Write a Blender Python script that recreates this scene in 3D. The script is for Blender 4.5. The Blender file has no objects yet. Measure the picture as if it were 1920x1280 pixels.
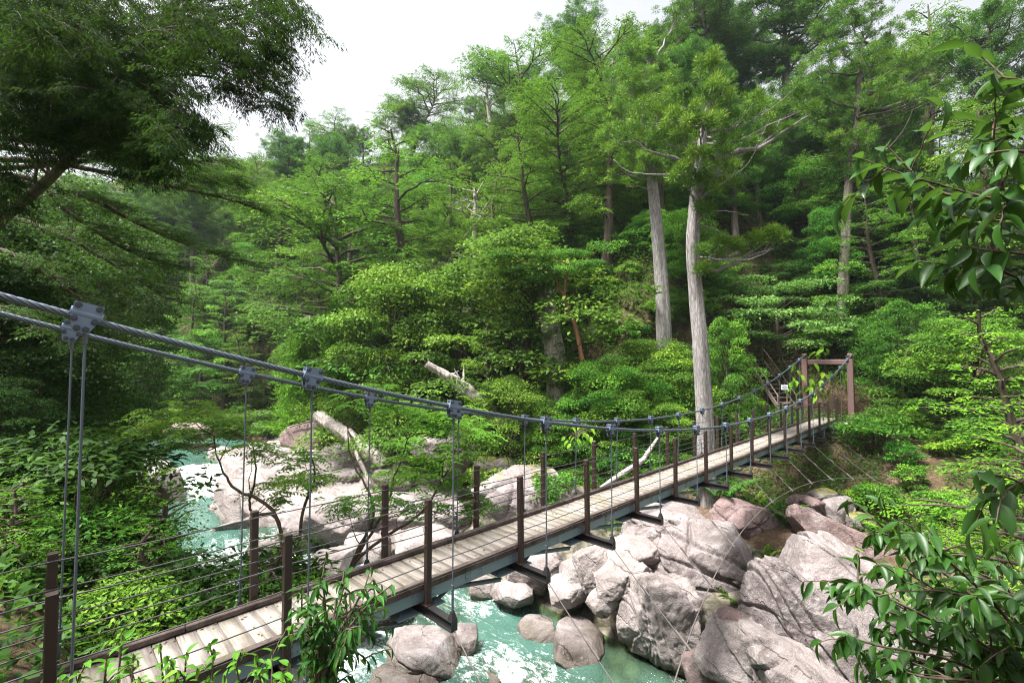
import bpy, bmesh, math, random
import numpy as np
from mathutils import Vector, Matrix
sc = bpy.context.scene
COL = sc.collection
PI = math.pi
R = math.radians

# ------------------------------------------------------------------ camera frame
F, TH, PHI = 879.7, 0.0444, 0.784          # focal length in photo pixels, pitch, bridge heading
U = np.array([math.sin(PHI), math.cos(PHI), 0.0])     # along the bridge, towards the far tower
V = np.array([-math.cos(PHI), math.sin(PHI), 0.0])    # across it, upstream
ROT = PI/2-PHI
CT, ST = math.cos(TH), math.sin(TH)
def ray(px, py):
    a = (px-960)/F; b = (640-py)/F
    return np.array([a, CT-b*ST, ST+b*CT])
def at(px, py, d):
    r = ray(px, py); return r*(d/r[1])
def onz(px, py, z):
    r = ray(px, py); return r*(z/r[2])
def stz(s, t, z): return U*s+V*t+np.array([0, 0, z])
def to_st(p): return float(p[0]*U[0]+p[1]*U[1]), float(p[0]*V[0]+p[1]*V[1])
def proj(p):
    yc = p[1]*CT+p[2]*ST; zc = -p[1]*ST+p[2]*CT
    return 960+F*p[0]/yc, 640-F*zc/yc

# ------------------------------------------------------------------ noise
def _h(i, j, k, seed):
    n = (i*374761393+j*668265263+k*1274126177+seed*974711) & 0xffffffff
    n = ((n ^ (n >> 13))*1274126177) & 0xffffffff
    n = n ^ (n >> 16)
    return (n & 0xffff)/65535.0
def vnoise(p, seed=0):
    p = np.asarray(p, float); i = np.floor(p).astype(np.int64); f = p-i; f = f*f*(3-2*f)
    r = 0
    for a in (0, 1):
        wa = f[..., 0] if a else 1-f[..., 0]
        for b in (0, 1):
            wb = f[..., 1] if b else 1-f[..., 1]
            for c in (0, 1):
                wc = f[..., 2] if c else 1-f[..., 2]
                r = r+wa*wb*wc*_h(i[..., 0]+a, i[..., 1]+b, i[..., 2]+c, seed)
    return r*2-1
def fbm(p, o=4, seed=0, g=0.5):
    p = np.asarray(p, float); r = 0; a = 1.0
    for k in range(o):
        r = r+a*vnoise(p*(2.03**k)+k*17.3, seed+k); a *= g
    return r
def sstep(a, b, x):
    x = np.clip((np.asarray(x, float)-a)/(b-a), 0, 1); return x*x*(3-2*x)

# ------------------------------------------------------------------ mesh helpers
def raw_mesh(name, v, f, mats, tint=None, smooth=False, midx=None):
    """v (N,3); f (M,k) int array or list of such arrays."""
    fs = [np.asarray(x, np.int32) for x in (f if isinstance(f, list) else [f]) if len(x)]
    me = bpy.data.meshes.new(name)
    v = np.asarray(v, np.float32)
    me.vertices.add(len(v)); me.vertices.foreach_set('co', v.ravel())
    tot = sum(x.size for x in fs); nf = sum(len(x) for x in fs)
    me.loops.add(tot); me.loops.foreach_set('vertex_index', np.concatenate([x.ravel() for x in fs]))
    me.polygons.add(nf)
    st = []; o = 0
    for x in fs:
        k = x.shape[1]; st.append(o+np.arange(len(x))*k); o += x.size
    me.polygons.foreach_set('loop_start', np.concatenate(st).astype(np.int32))
    for m in mats: me.materials.append(m)
    if midx is not None: me.polygons.foreach_set('material_index', np.asarray(midx, np.int32))
    if smooth: me.polygons.foreach_set('use_smooth', np.ones(nf, bool))
    if tint is not None:
        a = me.attributes.new('tint', 'FLOAT', 'FACE'); a.data.foreach_set('value', np.asarray(tint, np.float32))
    me.update(calc_edges=True)
    return me
class MB:
    """collects shapes for ONE mesh"""
    def __init__(s): s.v = []; s.f = []; s.n = 0; s.sm = []
    def add(s, v, faces):
        v = [tuple(map(float, p)) for p in v]
        s.v += v; s.f += [tuple(i+s.n for i in f) for f in faces]; s.n += len(v); return s
    def box(s, c, size, M=None, bev=0.0):
        hx, hy, hz = size[0]/2, size[1]/2, size[2]/2
        P = []; Fc = []
        if bev <= 0:
            P = [(x*hx, y*hy, z*hz) for x in (-1, 1) for y in (-1, 1) for z in (-1, 1)]
            Fc = [(0, 1, 3, 2), (4, 6, 7, 5), (0, 4, 5, 1), (2, 3, 7, 6), (0, 2, 6, 4), (1, 5, 7, 3)]
        else:   # chamfered along all edges
            bm = bmesh.new(); bmesh.ops.create_cube(bm, size=1)
            for q in bm.verts: q.co = Vector((q.co.x*size[0], q.co.y*size[1], q.co.z*size[2]))
            bmesh.ops.bevel(bm, geom=list(bm.edges), offset=bev, segments=1, affect='EDGES')
            bm.verts.index_update()
            P = [tuple(q.co) for q in bm.verts]; Fc = [tuple(q.index for q in f.verts) for f in bm.faces]; bm.free()
        P = np.array(P)
        if M is not None: P = P@np.asarray(M).T
        return s.add(P+np.asarray(c), Fc)
    def beam(s, a, b, w, h, up=(0, 0, 1), bev=0.0):
        a = np.asarray(a, float); b = np.asarray(b, float); d = b-a; L = np.linalg.norm(d); d = d/L
        up = np.asarray(up, float); y = np.cross(up, d); y /= np.linalg.norm(y); z = np.cross(d, y)
        return s.box((a+b)/2, (L, w, h), np.stack([d, y, z], 1), bev)
    def tube(s, pts, r, n=8, cap=True):
        v, f, caps = tube_np(pts, r, n)
        s.add(v, [tuple(q) for q in f]+([tuple(c) for c in caps] if cap else [])); return s
    def cyl(s, a, b, r, n=10, r2=None): return s.tube([a, b], [r, r if r2 is None else r2], n)
    def mesh(s, name, mat, smooth=False):
        me = bpy.data.meshes.new(name); me.from_pydata(s.v, [], s.f)
        me.materials.append(mat)
        if smooth:
            me.polygons.foreach_set('use_smooth', np.ones(len(me.polygons), bool))
            try: me.set_sharp_from_angle(angle=R(40))
            except Exception: pass
        me.update(); return me
    def build(s, name, mat, parent=None, smooth=False):
        return link(name, s.mesh(name, mat, smooth), parent)
def tube_np(pts, r, n=8):
    P = np.asarray(pts, float); m = len(P); r = np.broadcast_to(np.asarray(r, float), (m,))
    T = np.gradient(P, axis=0); T /= np.linalg.norm(T, axis=1, keepdims=True)+1e-12
    ref = np.array([0, 0, 1.0]) if abs(T[0, 2]) < 0.9 else np.array([1.0, 0, 0])
    N = np.zeros_like(P); x = ref
    for i in range(m):
        x = x-T[i]*np.dot(x, T[i]); x = x/(np.linalg.norm(x)+1e-12); N[i] = x
    B = np.cross(T, N); a = np.linspace(0, 2*PI, n, endpoint=False)
    v = P[:, None, :]+r[:, None, None]*(np.cos(a)[None, :, None]*N[:, None, :]+np.sin(a)[None, :, None]*B[:, None, :])
    i = np.arange(m-1)[:, None]*n; j = np.arange(n)[None, :]; k = (j+1) % n
    f = np.stack([i+j, i+k, i+n+k, i+n+j], -1).reshape(-1, 4)
    return v.reshape(-1, 3), f, (list(range(n-1, -1, -1)), list(range((m-1)*n, m*n)))
def link(name, data, parent=None):
    o = bpy.data.objects.new(name, data); COL.objects.link(o)
    if parent is not None: o.parent = parent
    return o
def tag(o, label, cat, group=None, kind=None):
    if label: o['label'] = label
    if cat: o['category'] = cat
    if group: o['group'] = group
    if kind: o['kind'] = kind
    return o
def thing(name, loc, label, cat, rz=0.0, group=None, scale=None):
    o = link(name, None); o.location = loc; o.rotation_euler = (0, 0, rz)
    o.empty_display_size = 0.3
    if scale is not None: o.scale = (scale, scale, scale) if np.isscalar(scale) else scale
    return tag(o, label, cat, group)

# ------------------------------------------------------------------ materials
def nt(name):
    m = bpy.data.materials.new(name); m.use_nodes = True
    t = m.node_tree; t.nodes.clear()
    return m, t, t.nodes, t.links
def node(N, typ, **kw):
    n = N.new(typ)
    for k, v in kw.items():
        if k.startswith('i_'): n.inputs[k[2:].replace('_', ' ')].default_value = v
        else: setattr(n, k, v)
    return n
def ramp(N, stops):
    r = N.new('ShaderNodeValToRGB'); e = r.color_ramp.elements
    while len(e) < len(stops): e.new(0.5)
    for q, (p, c) in zip(e, stops):
        q.position = p; q.color = (*c, 1) if len(c) == 3 else c
    return r
def noise(N, L, vec, scale, detail=5, rough=0.55, dist=0.0):
    n = node(N, 'ShaderNodeTexNoise'); n.inputs['Scale'].default_value = scale; n.inputs['Detail'].default_value = detail
    n.inputs['Roughness'].default_value = rough; n.inputs['Distortion'].default_value = dist
    if vec is not None: L.new(vec, n.inputs['Vector'])
    return n
def mix(N, L, fac, a, b, mode='MIX'):
    m = node(N, 'ShaderNodeMix', data_type='RGBA', blend_type=mode)
    for s, x in ((m.inputs[0], fac), (m.inputs[6], a), (m.inputs[7], b)):
        if isinstance(x, bpy.types.NodeSocket): L.new(x, s)
        elif isinstance(x, (int, float)): s.default_value = x
        else: s.default_value = (*x, 1)
    return m.outputs[2]
def math_(N, L, op, a, b=0.0, clamp=False):
    m = node(N, 'ShaderNodeMath', operation=op, use_clamp=clamp)
    for s, x in ((m.inputs[0], a), (m.inputs[1], b)):
        if isinstance(x, bpy.types.NodeSocket): L.new(x, s)
        else: s.default_value = x
    return m.outputs[0]
def finish(N, L, color, rough=0.6, bump=None, bstr=0.3, bdist=0.02, metal=0.0, spec=0.5):
    b = node(N, 'ShaderNodeBsdfPrincipled'); o = node(N, 'ShaderNodeOutputMaterial')
    for s, x in ((b.inputs['Base Color'], color), (b.inputs['Roughness'], rough)):
        if isinstance(x, bpy.types.NodeSocket): L.new(x, s)
        elif isinstance(x, (int, float)): s.default_value = x
        else: s.default_value = (*x, 1)
    b.inputs['Metallic'].default_value = metal; b.inputs['Specular IOR Level'].default_value = spec
    if bump is not None:
        bp = node(N, 'ShaderNodeBump'); bp.inputs['Strength'].default_value = bstr; bp.inputs['Distance'].default_value = bdist
        L.new(bump, bp.inputs['Height']); L.new(bp.outputs[0], b.inputs['Normal'])
    L.new(b.outputs[0], o.inputs[0]); return b
def objco(N): return node(N, 'ShaderNodeTexCoord').outputs['Object']

def m_paint(name, col, col2, rough=0.45, metal=0.0, sc_=14):
    m, t, N, L = nt(name); c = objco(N)
    n = noise(N, L, c, sc_, 6, 0.65); r = ramp(N, [(0.35, col), (0.62, col), (0.74, col2)]); L.new(n.outputs[0], r.inputs[0])
    n2 = noise(N, L, c, 90, 3)
    finish(N, L, r.outputs[0], rough, n2.outputs[0], 0.15, 0.004, metal); return m
def m_leaf(name, a, b, tip, trans=0.35, rough=0.6, objvar=0.10, spec=0.18):
    """leaf: two greens mixed by the leaf's own tint, a third for new growth; part of the light passes through"""
    m, t, N, L = nt(name)
    at_ = node(N, 'ShaderNodeAttribute', attribute_name='tint')
    r = ramp(N, [(0.0, a), (0.55, b), (1.0, tip)]); L.new(at_.outputs['Fac'], r.inputs[0])
    oi = node(N, 'ShaderNodeObjectInfo')
    hs = node(N, 'ShaderNodeHueSaturation'); L.new(r.outputs[0], hs.inputs['Color'])
    L.new(math_(N, L, 'ADD', math_(N, L, 'MULTIPLY', oi.outputs['Random'], objvar*0.55), 0.5-objvar*0.275), hs.inputs['Hue'])
    rnd2 = math_(N, L, 'FRACT', math_(N, L, 'MULTIPLY', oi.outputs['Random'], 7.31))
    L.new(math_(N, L, 'ADD', math_(N, L, 'MULTIPLY', rnd2, objvar*6), 1-objvar*3), hs.inputs['Value'])
    colr = hs.outputs[0]
    if name in ('glossy_leaves', 'fresh_leaves', 'shade_leaves'):
        nb = noise(N, L, objco(N), 38, 5, 0.7); rb = ramp(N, [(0.60, (0, 0, 0)), (0.72, (1, 1, 1))]); L.new(nb.outputs[0], rb.inputs[0])
        colr = mix(N, L, math_(N, L, 'MULTIPLY', rb.outputs[0], 0.45), colr, (0.11, 0.095, 0.02))
        nb2 = noise(N, L, objco(N), 9, 3); colr = mix(N, L, math_(N, L, 'MULTIPLY', nb2.outputs[0], 0.35), colr, tip)
    b_ = node(N, 'ShaderNodeBsdfPrincipled'); L.new(colr, b_.inputs['Base Color'])
    b_.inputs['Roughness'].default_value = rough; b_.inputs['Specular IOR Level'].default_value = spec
    tr = node(N, 'ShaderNodeBsdfTranslucent'); L.new(mix(N, L, 0.5, hs.outputs[0], (0.22, 0.45, 0.05), 'MIX'), tr.inputs[0])
    ms = node(N, 'ShaderNodeMixShader'); ms.inputs[0].default_value = trans
    L.new(b_.outputs[0], ms.inputs[1]); L.new(tr.outputs[0], ms.inputs[2])
    o = node(N, 'ShaderNodeOutputMaterial'); L.new(ms.outputs[0], o.inputs[0])
    return m
def m_bark(name, a, b, sx=9.0, sz=1.2, bump=0.6):
    m, t, N, L = nt(name); mp = node(N, 'ShaderNodeMapping'); mp.inputs['Scale'].default_value = (sx, sx, sz)
    L.new(objco(N), mp.inputs[0]); n = noise(N, L, mp.outputs[0], 1.0, 7, 0.65, 0.4)
    r = ramp(N, [(0.30, a), (0.5, tuple((x+y)/2 for x, y in zip(a, b))), (0.68, b)]); L.new(n.outputs[0], r.inputs[0])
    n2 = noise(N, L, objco(N), 0.9, 4); r2 = ramp(N, [(0.56, (0, 0, 0)), (0.72, (1, 1, 1))]); L.new(n2.outputs[0], r2.inputs[0])
    c = mix(N, L, math_(N, L, 'MULTIPLY', r2.outputs[0], 0.35), r.outputs[0], (0.07, 0.085, 0.03))
    finish(N, L, c, 0.9, n.outputs[0], bump, 0.05, spec=0.2); return m
def m_rock(name, base=(0.205, 0.172, 0.168), light=(0.44, 0.41, 0.405), dark=(0.075, 0.058, 0.055), moss=0.0, scale=1.0, streak=(1, 1, 1)):
    m, t, N, L = nt(name)
    tc = node(N, 'ShaderNodeTexCoord'); oi = node(N, 'ShaderNodeObjectInfo')
    va = node(N, 'ShaderNodeVectorMath', operation='ADD'); L.new(tc.outputs['Object'], va.inputs[0])
    cx = node(N, 'ShaderNodeCombineXYZ'); L.new(math_(N, L, 'MULTIPLY', oi.outputs['Random'], 50.0), cx.inputs[0]); L.new(cx.outputs[0], va.inputs[1]); c = va.outputs[0]
    mp = node(N, 'ShaderNodeMapping'); mp.inputs['Scale'].default_value = streak; mp.inputs['Rotation'].default_value = (0.3, 0.5, 0.2); L.new(c, mp.inputs[0])
    n1 = noise(N, L, mp.outputs[0], 0.75*scale, 10, 0.66, 1.2)
    r1 = ramp(N, [(0.30, dark), (0.40, tuple(x*0.8 for x in base)), (0.52, tuple(x*1.1 for x in base)), (0.66, tuple((x+y)/2 for x, y in zip(base, light))), (0.78, light)]); L.new(n1.outputs[0], r1.inputs[0])
    # bleached, worn patches
    n0 = noise(N, L, c, 0.55*scale, 7, 0.6, 0.5); r0 = ramp(N, [(0.56, (0, 0, 0)), (0.68, (1, 1, 1))]); L.new(n0.outputs[0], r0.inputs[0])
    col = mix(N, L, math_(N, L, 'MULTIPLY', r0.outputs[0], 0.6), r1.outputs[0], light)
    # grey lichen dots and crystal grain
    n2 = noise(N, L, c, 9*scale, 8, 0.75); r2 = ramp(N, [(0.57, (0, 0, 0)), (0.63, (1, 1, 1))]); L.new(n2.outputs[0], r2.inputs[0])
    col = mix(N, L, math_(N, L, 'MULTIPLY', r2.outputs[0], 0.6), col, light)
    n4 = noise(N, L, c, 16*scale, 6, 0.7); r4 = ramp(N, [(0.60, (0, 0, 0)), (0.68, (1, 1, 1))]); L.new(n4.outputs[0], r4.inputs[0])
    col = mix(N, L, math_(N, L, 'MULTIPLY', r4.outputs[0], 0.55), col, dark)
    n3 = noise(N, L, c, 60*scale, 4, 0.7); r3 = ramp(N, [(0.35, (0.55, 0.55, 0.55)), (0.62, (1.15, 1.15, 1.15))]); L.new(n3.outputs[0], r3.inputs[0])
    col = mix(N, L, 0.8, col, r3.outputs[0], 'MULTIPLY')
    # fissures: thin dark lines along a slightly warped bedding direction
    mp2 = node(N, 'ShaderNodeMapping'); mp2.inputs['Rotation'].default_value = (0.25, -0.62, 0.3); L.new(tc.outputs['Object'], mp2.inputs[0])
    n5 = noise(N, L, c, 0.9*scale, 6, 0.6, 0.3); sz = node(N, 'ShaderNodeSeparateXYZ'); L.new(mp2.outputs[0], sz.inputs[0])
    bed = math_(N, L, 'ADD', math_(N, L, 'MULTIPLY', sz.outputs[2], 1.15), math_(N, L, 'MULTIPLY', n5.outputs[0], 0.8))
    fr = math_(N, L, 'ABSOLUTE', math_(N, L, 'SUBTRACT', math_(N, L, 'FRACT', bed), 0.5))
    n6 = noise(N, L, c, 1.3*scale, 3); wd_ = math_(N, L, 'MULTIPLY', math_(N, L, 'SUBTRACT', n6.outputs[0], 0.47, True), 0.20)
    rv = math_(N, L, 'DIVIDE', fr, math_(N, L, 'ADD', wd_, 0.0015), True)
    col = mix(N, L, math_(N, L, 'MULTIPLY', math_(N, L, 'SUBTRACT', 1.0, rv), 0.85), col, tuple(x*0.45 for x in dark))
    gp_ = node(N, 'ShaderNodeNewGeometry'); sp_ = node(N, 'ShaderNodeSeparateXYZ'); L.new(gp_.outputs['Position'], sp_.inputs[0])
    nw = noise(N, L, c, 1.5, 5, 0.6); wl_ = math_(N, L, 'ADD', sp_.outputs[2], math_(N, L, 'MULTIPLY', math_(N, L, 'SUBTRACT', nw.outputs[0], 0.5), 1.1))
    wet = math_(N, L, 'MULTIPLY', math_(N, L, 'SUBTRACT', -8.35, wl_, False), 2.2, True)
    col = mix(N, L, math_(N, L, 'MULTIPLY', wet, 0.75), col, mix(N, L, 1.0, col, (0.42, 0.40, 0.30), 'MULTIPLY'))
    if moss > 0:
        g = node(N, 'ShaderNodeNewGeometry'); sx = node(N, 'ShaderNodeSeparateXYZ'); L.new(g.outputs['Normal'], sx.inputs[0])
        nm = noise(N, L, c, 1.7, 6, 0.7)
        a = math_(N, L, 'MULTIPLY', math_(N, L, 'ADD', sx.outputs[2], 0.1, True), nm.outputs[0])
        rm = ramp(N, [(0.62-0.30*moss, (0, 0, 0)), (0.72-0.28*moss, (1, 1, 1))]); L.new(a, rm.inputs[0])
        nm2 = noise(N, L, c, 6, 4); rmc = ramp(N, [(0.35, (0.05, 0.08, 0.015)), (0.65, (0.19, 0.17, 0.03))]); L.new(nm2.outputs[0], rmc.inputs[0])
        col = mix(N, L, rm.outputs[0], col, rmc.outputs[0])
    h = math_(N, L, 'ADD', math_(N, L, 'ADD', n1.outputs[0], math_(N, L, 'MULTIPLY', n2.outputs[0], 0.45)), math_(N, L, 'MULTIPLY', rv, 0.22))
    h = math_(N, L, 'ADD', h, math_(N, L, 'MULTIPLY', n3.outputs[0], 0.07))
    finish(N, L, col, math_(N, L, 'SUBTRACT', 0.8, math_(N, L, 'MULTIPLY', wet, 0.5)), h, 0.9, 0.16, spec=0.3); return m

M = {}
M['post'] = m_paint('post_brown', (0.027, 0.014, 0.0115), (0.085, 0.050, 0.038), 0.5, 0, 9)
M['tower'] = m_paint('tower_brown', (0.115, 0.065, 0.060), (0.18, 0.12, 0.11), 0.6)
M['steel'] = m_paint('galvanised_blue', (0.20, 0.26, 0.30), (0.34, 0.38, 0.40), 0.45, 0.3)
M['dark'] = m_paint('dark_steel', (0.022, 0.020, 0.022), (0.06, 0.055, 0.055), 0.32)
M['clamp'] = m_paint('clamp_blue', (0.14, 0.19, 0.27), (0.22, 0.27, 0.34), 0.45, 0.1)
M['bolt'] = m_paint('bolt_steel', (0.055, 0.065, 0.085), (0.12, 0.11, 0.10), 0.45, 0.4)
M['cable'] = m_paint('wire_rope', (0.10, 0.125, 0.155), (0.19, 0.22, 0.25), 0.45, 0.45, 40)
M['wire'] = m_paint('rail_wire', (0.07, 0.065, 0.065), (0.13, 0.12, 0.11), 0.5, 0.4, 60)
M['guy'] = m_paint('guy_rope', (0.11, 0.095, 0.09), (0.20, 0.18, 0.165), 0.6, 0.2, 30)
M['concrete'] = m_paint('concrete', (0.25, 0.25, 0.22), (0.14, 0.16, 0.10), 0.9, 0, 3)
M['curb'] = m_bark('curb_wood', (0.030, 0.020, 0.018), (0.135, 0.105, 0.095), 5, 5, 0.5)
M['sign'] = m_paint('sign_white', (0.75, 0.78, 0.80), (0.60, 0.63, 0.66), 0.5)
M['ink'] = m_paint('sign_ink', (0.10, 0.14, 0.22), (0.14, 0.18, 0.26), 0.5)
M['oldwood'] = m_bark('old_wood', (0.10, 0.075, 0.06), (0.22, 0.18, 0.15), 10, 2, 0.4)
M['bark_grey'] = m_bark('bark_grey', (0.085, 0.077, 0.074), (0.37, 0.348, 0.338), 21, 3.2, 1.0)
M['bark_dark'] = m_bark('bark_dark', (0.035, 0.026, 0.020), (0.12, 0.095, 0.075), 8, 1.2)
M['bark_red'] = m_bark('bark_red', (0.13, 0.055, 0.03), (0.28, 0.14, 0.08), 8, 1.0)
M['twig'] = m_bark('twig', (0.045, 0.03, 0.022), (0.13, 0.10, 0.075), 20, 8, 0.3)
M['deadwood'] = m_bark('deadwood', (0.17, 0.14, 0.125), (0.46, 0.42, 0.39), 9, 0.9, 0.8)
M['rock'] = m_rock('granite_pink')
M['rock_b'] = m_rock('granite_red', (0.18, 0.125, 0.12), (0.34, 0.29, 0.28), (0.07, 0.045, 0.042))
M['rock_w'] = m_rock('granite_pale', (0.245, 0.208, 0.200), (0.43, 0.40, 0.385), (0.085, 0.066, 0.060))
M['rock_s'] = m_rock('granite_slab', (0.235, 0.198, 0.188), (0.41, 0.38, 0.365), (0.075, 0.06, 0.054), streak=(1.6, 0.35, 1.6))
M['rock_m'] = m_rock('granite_mossy', (0.15, 0.13, 0.115), (0.28, 0.26, 0.235), (0.055, 0.043, 0.04), moss=0.8)
M['rock_l'] = m_rock('granite_part_moss', moss=0.35)

def m_deck():
    m, t, N, L = nt('deck_planks')
    at_ = node(N, 'ShaderNodeAttribute', attribute_name='tint')
    mp = node(N, 'ShaderNodeMapping'); mp.inputs['Scale'].default_value = (24, 1.6, 8); L.new(objco(N), mp.inputs[0])
    n = noise(N, L, mp.outputs[0], 1.0, 7, 0.65, 0.3)
    r = ramp(N, [(0.28, (0.115, 0.10, 0.087)), (0.5, (0.235, 0.21, 0.19)), (0.7, (0.335, 0.31, 0.285))]); L.new(n.outputs[0], r.inputs[0])
    rt = ramp(N, [(0.0, (0.84, 0.82, 0.79)), (1.0, (1.06, 1.05, 1.04))]); L.new(at_.outputs['Fac'], rt.inputs[0])
    c = mix(N, L, 1.0, r.outputs[0], rt.outputs[0], 'MULTIPLY')
    n2 = noise(N, L, objco(N), 1.6, 7, 0.7); r2 = ramp(N, [(0.50, (0, 0, 0)), (0.66, (1, 1, 1))]); L.new(n2.outputs[0], r2.inputs[0])
    c = mix(N, L, math_(N, L, 'MULTIPLY', r2.outputs[0], 0.7), c, (0.13, 0.115, 0.07))
    finish(N, L, c, 0.85, n.outputs[0], 0.4, 0.01, spec=0.25); return m
M['deck'] = m_deck()
def m_ground():
    m, t, N, L = nt('forest_floor'); c = objco(N)
    n = noise(N, L, c, 0.5, 8, 0.65, 0.5); r = ramp(N, [(0.32, (0.035, 0.045, 0.014)), (0.48, (0.075, 0.052, 0.032)), (0.62, (0.15, 0.105, 0.075))]); L.new(n.outputs[0], r.inputs[0])
    n2 = noise(N, L, c, 9, 6, 0.7); r2 = ramp(N, [(0.35, (0.5, 0.5, 0.5)), (0.65, (1.25, 1.2, 1.15))]); L.new(n2.outputs[0], r2.inputs[0])
    finish(N, L, mix(N, L, 1.0, r.outputs[0], r2.outputs[0], 'MULTIPLY'), 0.95, n2.outputs[0], 0.8, 0.08, spec=0.15); return m
M['ground'] = m_ground()
def m_bed():
    m, t, N, L = nt('cobble_bed'); c = objco(N); nz = noise(N, L, c, 1.5, 4); vm = node(N, 'ShaderNodeVectorMath', operation='ADD'); L.new(c, vm.inputs[0])
    vs = node(N, 'ShaderNodeVectorMath', operation='SCALE'); vs.inputs['Scale'].default_value = 0.4; L.new(nz.outputs['Color'], vs.inputs[0]); L.new(vs.outputs[0], vm.inputs[1])
    v = node(N, 'ShaderNodeTexVoronoi'); v.inputs['Scale'].default_value = 2.2; L.new(vm.outputs[0], v.inputs['Vector'])
    sx = node(N, 'ShaderNodeSeparateColor'); L.new(v.outputs['Color'], sx.inputs[0])
    r = ramp(N, [(0.0, (0.06, 0.055, 0.04)), (0.5, (0.13, 0.115, 0.085)), (1.0, (0.22, 0.195, 0.16))]); L.new(sx.outputs[0], r.inputs[0])
    e = ramp(N, [(0.25, (1, 1, 1)), (0.62, (0.35, 0.33, 0.25))]); L.new(v.outputs['Distance'], e.inputs[0])
    n = noise(N, L, c, 8, 6, 0.7); r2 = ramp(N, [(0.3, (0.6, 0.6, 0.55)), (0.7, (1.2, 1.2, 1.15))]); L.new(n.outputs[0], r2.inputs[0])
    finish(N, L, mix(N, L, 1.0, mix(N, L, 1.0, r.outputs[0], e.outputs[0], 'MULTIPLY'), r2.outputs[0], 'MULTIPLY'), 0.7, math_(N, L, 'SUBTRACT', 1.0, v.outputs['Distance']), 0.8, 0.25); return m
M['bed'] = m_bed()
def m_water():
    """clear stream: shallow parts let the bed show (by real depth), deep parts turquoise, broken water white (by real roughness of the surface)"""
    m, t, N, L = nt('stream_water')
    dp = node(N, 'ShaderNodeAttribute', attribute_name='depth'); fo = node(N, 'ShaderNodeAttribute', attribute_name='foam')
    c = objco(N); mp = node(N, 'ShaderNodeMapping'); mp.inputs['Scale'].default_value = (1.5, 0.75, 1.0); L.new(c, mp.inputs[0])
    n = noise(N, L, mp.outputs[0], 1.6, 8, 0.62, 1.6)
    n2 = noise(N, L, mp.outputs[0], 7.0, 8, 0.7, 1.6)
    fsum = math_(N, L, 'ADD', fo.outputs['Fac'], math_(N, L, 'ADD', math_(N, L, 'MULTIPLY', math_(N, L, 'SUBTRACT', n.outputs[0], 0.5), 2.0), math_(N, L, 'MULTIPLY', math_(N, L, 'SUBTRACT', n2.outputs[0], 0.5), 1.7)))
    rf = ramp(N, [(0.50, (0, 0, 0)), (0.72, (0.35, 0.35, 0.35)), (0.88, (0.8, 0.8, 0.8)), (1.05, (1, 1, 1))]); L.new(fsum, rf.inputs[0])
    rc = ramp(N, [(0.0, (0.07, 0.08, 0.035)), (0.40, (0.05, 0.085, 0.050)), (0.85, (0.055, 0.125, 0.100))]); L.new(dp.outputs['Fac'], rc.inputs[0])
    col = mix(N, L, rf.outputs[0], rc.outputs[0], (0.66, 0.72, 0.715))
    b = node(N, 'ShaderNodeBsdfPrincipled'); L.new(col, b.inputs['Base Color'])
    rr = math_(N, L, 'ADD', math_(N, L, 'MULTIPLY', rf.outputs[0], 0.5), 0.06); L.new(rr, b.inputs['Roughness'])
    b.inputs['IOR'].default_value = 1.33
    bp = node(N, 'ShaderNodeBump'); bp.inputs['Strength'].default_value = 0.55; bp.inputs['Distance'].default_value = 0.12
    L.new(math_(N, L, 'ADD', n.outputs[0], math_(N, L, 'MULTIPLY', n2.outputs[0], 0.35)), bp.inputs['Height']); L.new(bp.outputs[0], b.inputs['Normal'])
    tb = node(N, 'ShaderNodeBsdfTransparent'); tb.inputs[0].default_value = (0.62, 0.78, 0.56, 1)
    cl = math_(N, L, 'MULTIPLY', math_(N, L, 'SUBTRACT', 0.92, math_(N, L, 'MULTIPLY', dp.outputs['Fac'], 0.75), True), math_(N, L, 'SUBTRACT', 1.0, rf.outputs[0], True))
    ms = node(N, 'ShaderNodeMixShader'); L.new(cl, ms.inputs[0]); L.new(b.outputs[0], ms.inputs[1]); L.new(tb.outputs[0], ms.inputs[2])
    o = node(N, 'ShaderNodeOutputMaterial'); L.new(ms.outputs[0], o.inputs[0]); return m
M['water'] = m_water()

# ------------------------------------------------------------------ camera, sky, sun
cd = bpy.data.cameras.new('camera'); cam = link('camera', cd)
cd.sensor_width = 36.0; cd.lens = F/1920*36.0; cd.clip_end = 2000; cd.clip_start = 0.05
cam.location = (0, 0, 0); cam.rotation_euler = (PI/2+TH, 0, 0); sc.camera = cam
w = bpy.data.worlds.new('World'); sc.world = w; w.use_nodes = True
wn, wl = w.node_tree.nodes, w.node_tree.links
bg = wn['Background']; sky = wn.new('ShaderNodeTexSky'); sky.sky_type = 'NISHITA'; sky.sun_disc = False
SUN_EL, SUN_AZ = R(66), R(-112)            # azimuth measured clockwise from +Y (the way the camera looks)
sky.sun_elevation = SUN_EL; sky.sun_rotation = SUN_AZ; sky.dust_density = 6.0; sky.air_density = 1.3; sky.ozone_density = 1.0
hs = wn.new('ShaderNodeHueSaturation'); hs.inputs['Saturation'].default_value = 0.18; hs.inputs['Value'].default_value = 1.0
wl.new(sky.outputs[0], hs.inputs['Color']); wl.new(hs.outputs[0], bg.inputs[0]); bg.inputs[1].default_value = 0.092
sd = bpy.data.lights.new('sun', 'SUN'); sd.energy = 4.3; sd.angle = R(11); sd.color = (1.0, 0.97, 0.92)
sun = link('sun', sd)
sdir = Vector((math.sin(SUN_AZ)*math.cos(SUN_EL), math.cos(SUN_AZ)*math.cos(SUN_EL), math.sin(SUN_EL)))
sun.rotation_euler = sdir.to_track_quat('Z', 'Y').to_euler(); sun.location = (0, 0, 60)
sc.view_settings.view_transform = 'Standard'; sc.view_settings.look = 'None'; sc.view_settings.gamma = 1.0; sc.view_settings.exposure = 1.76
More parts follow.
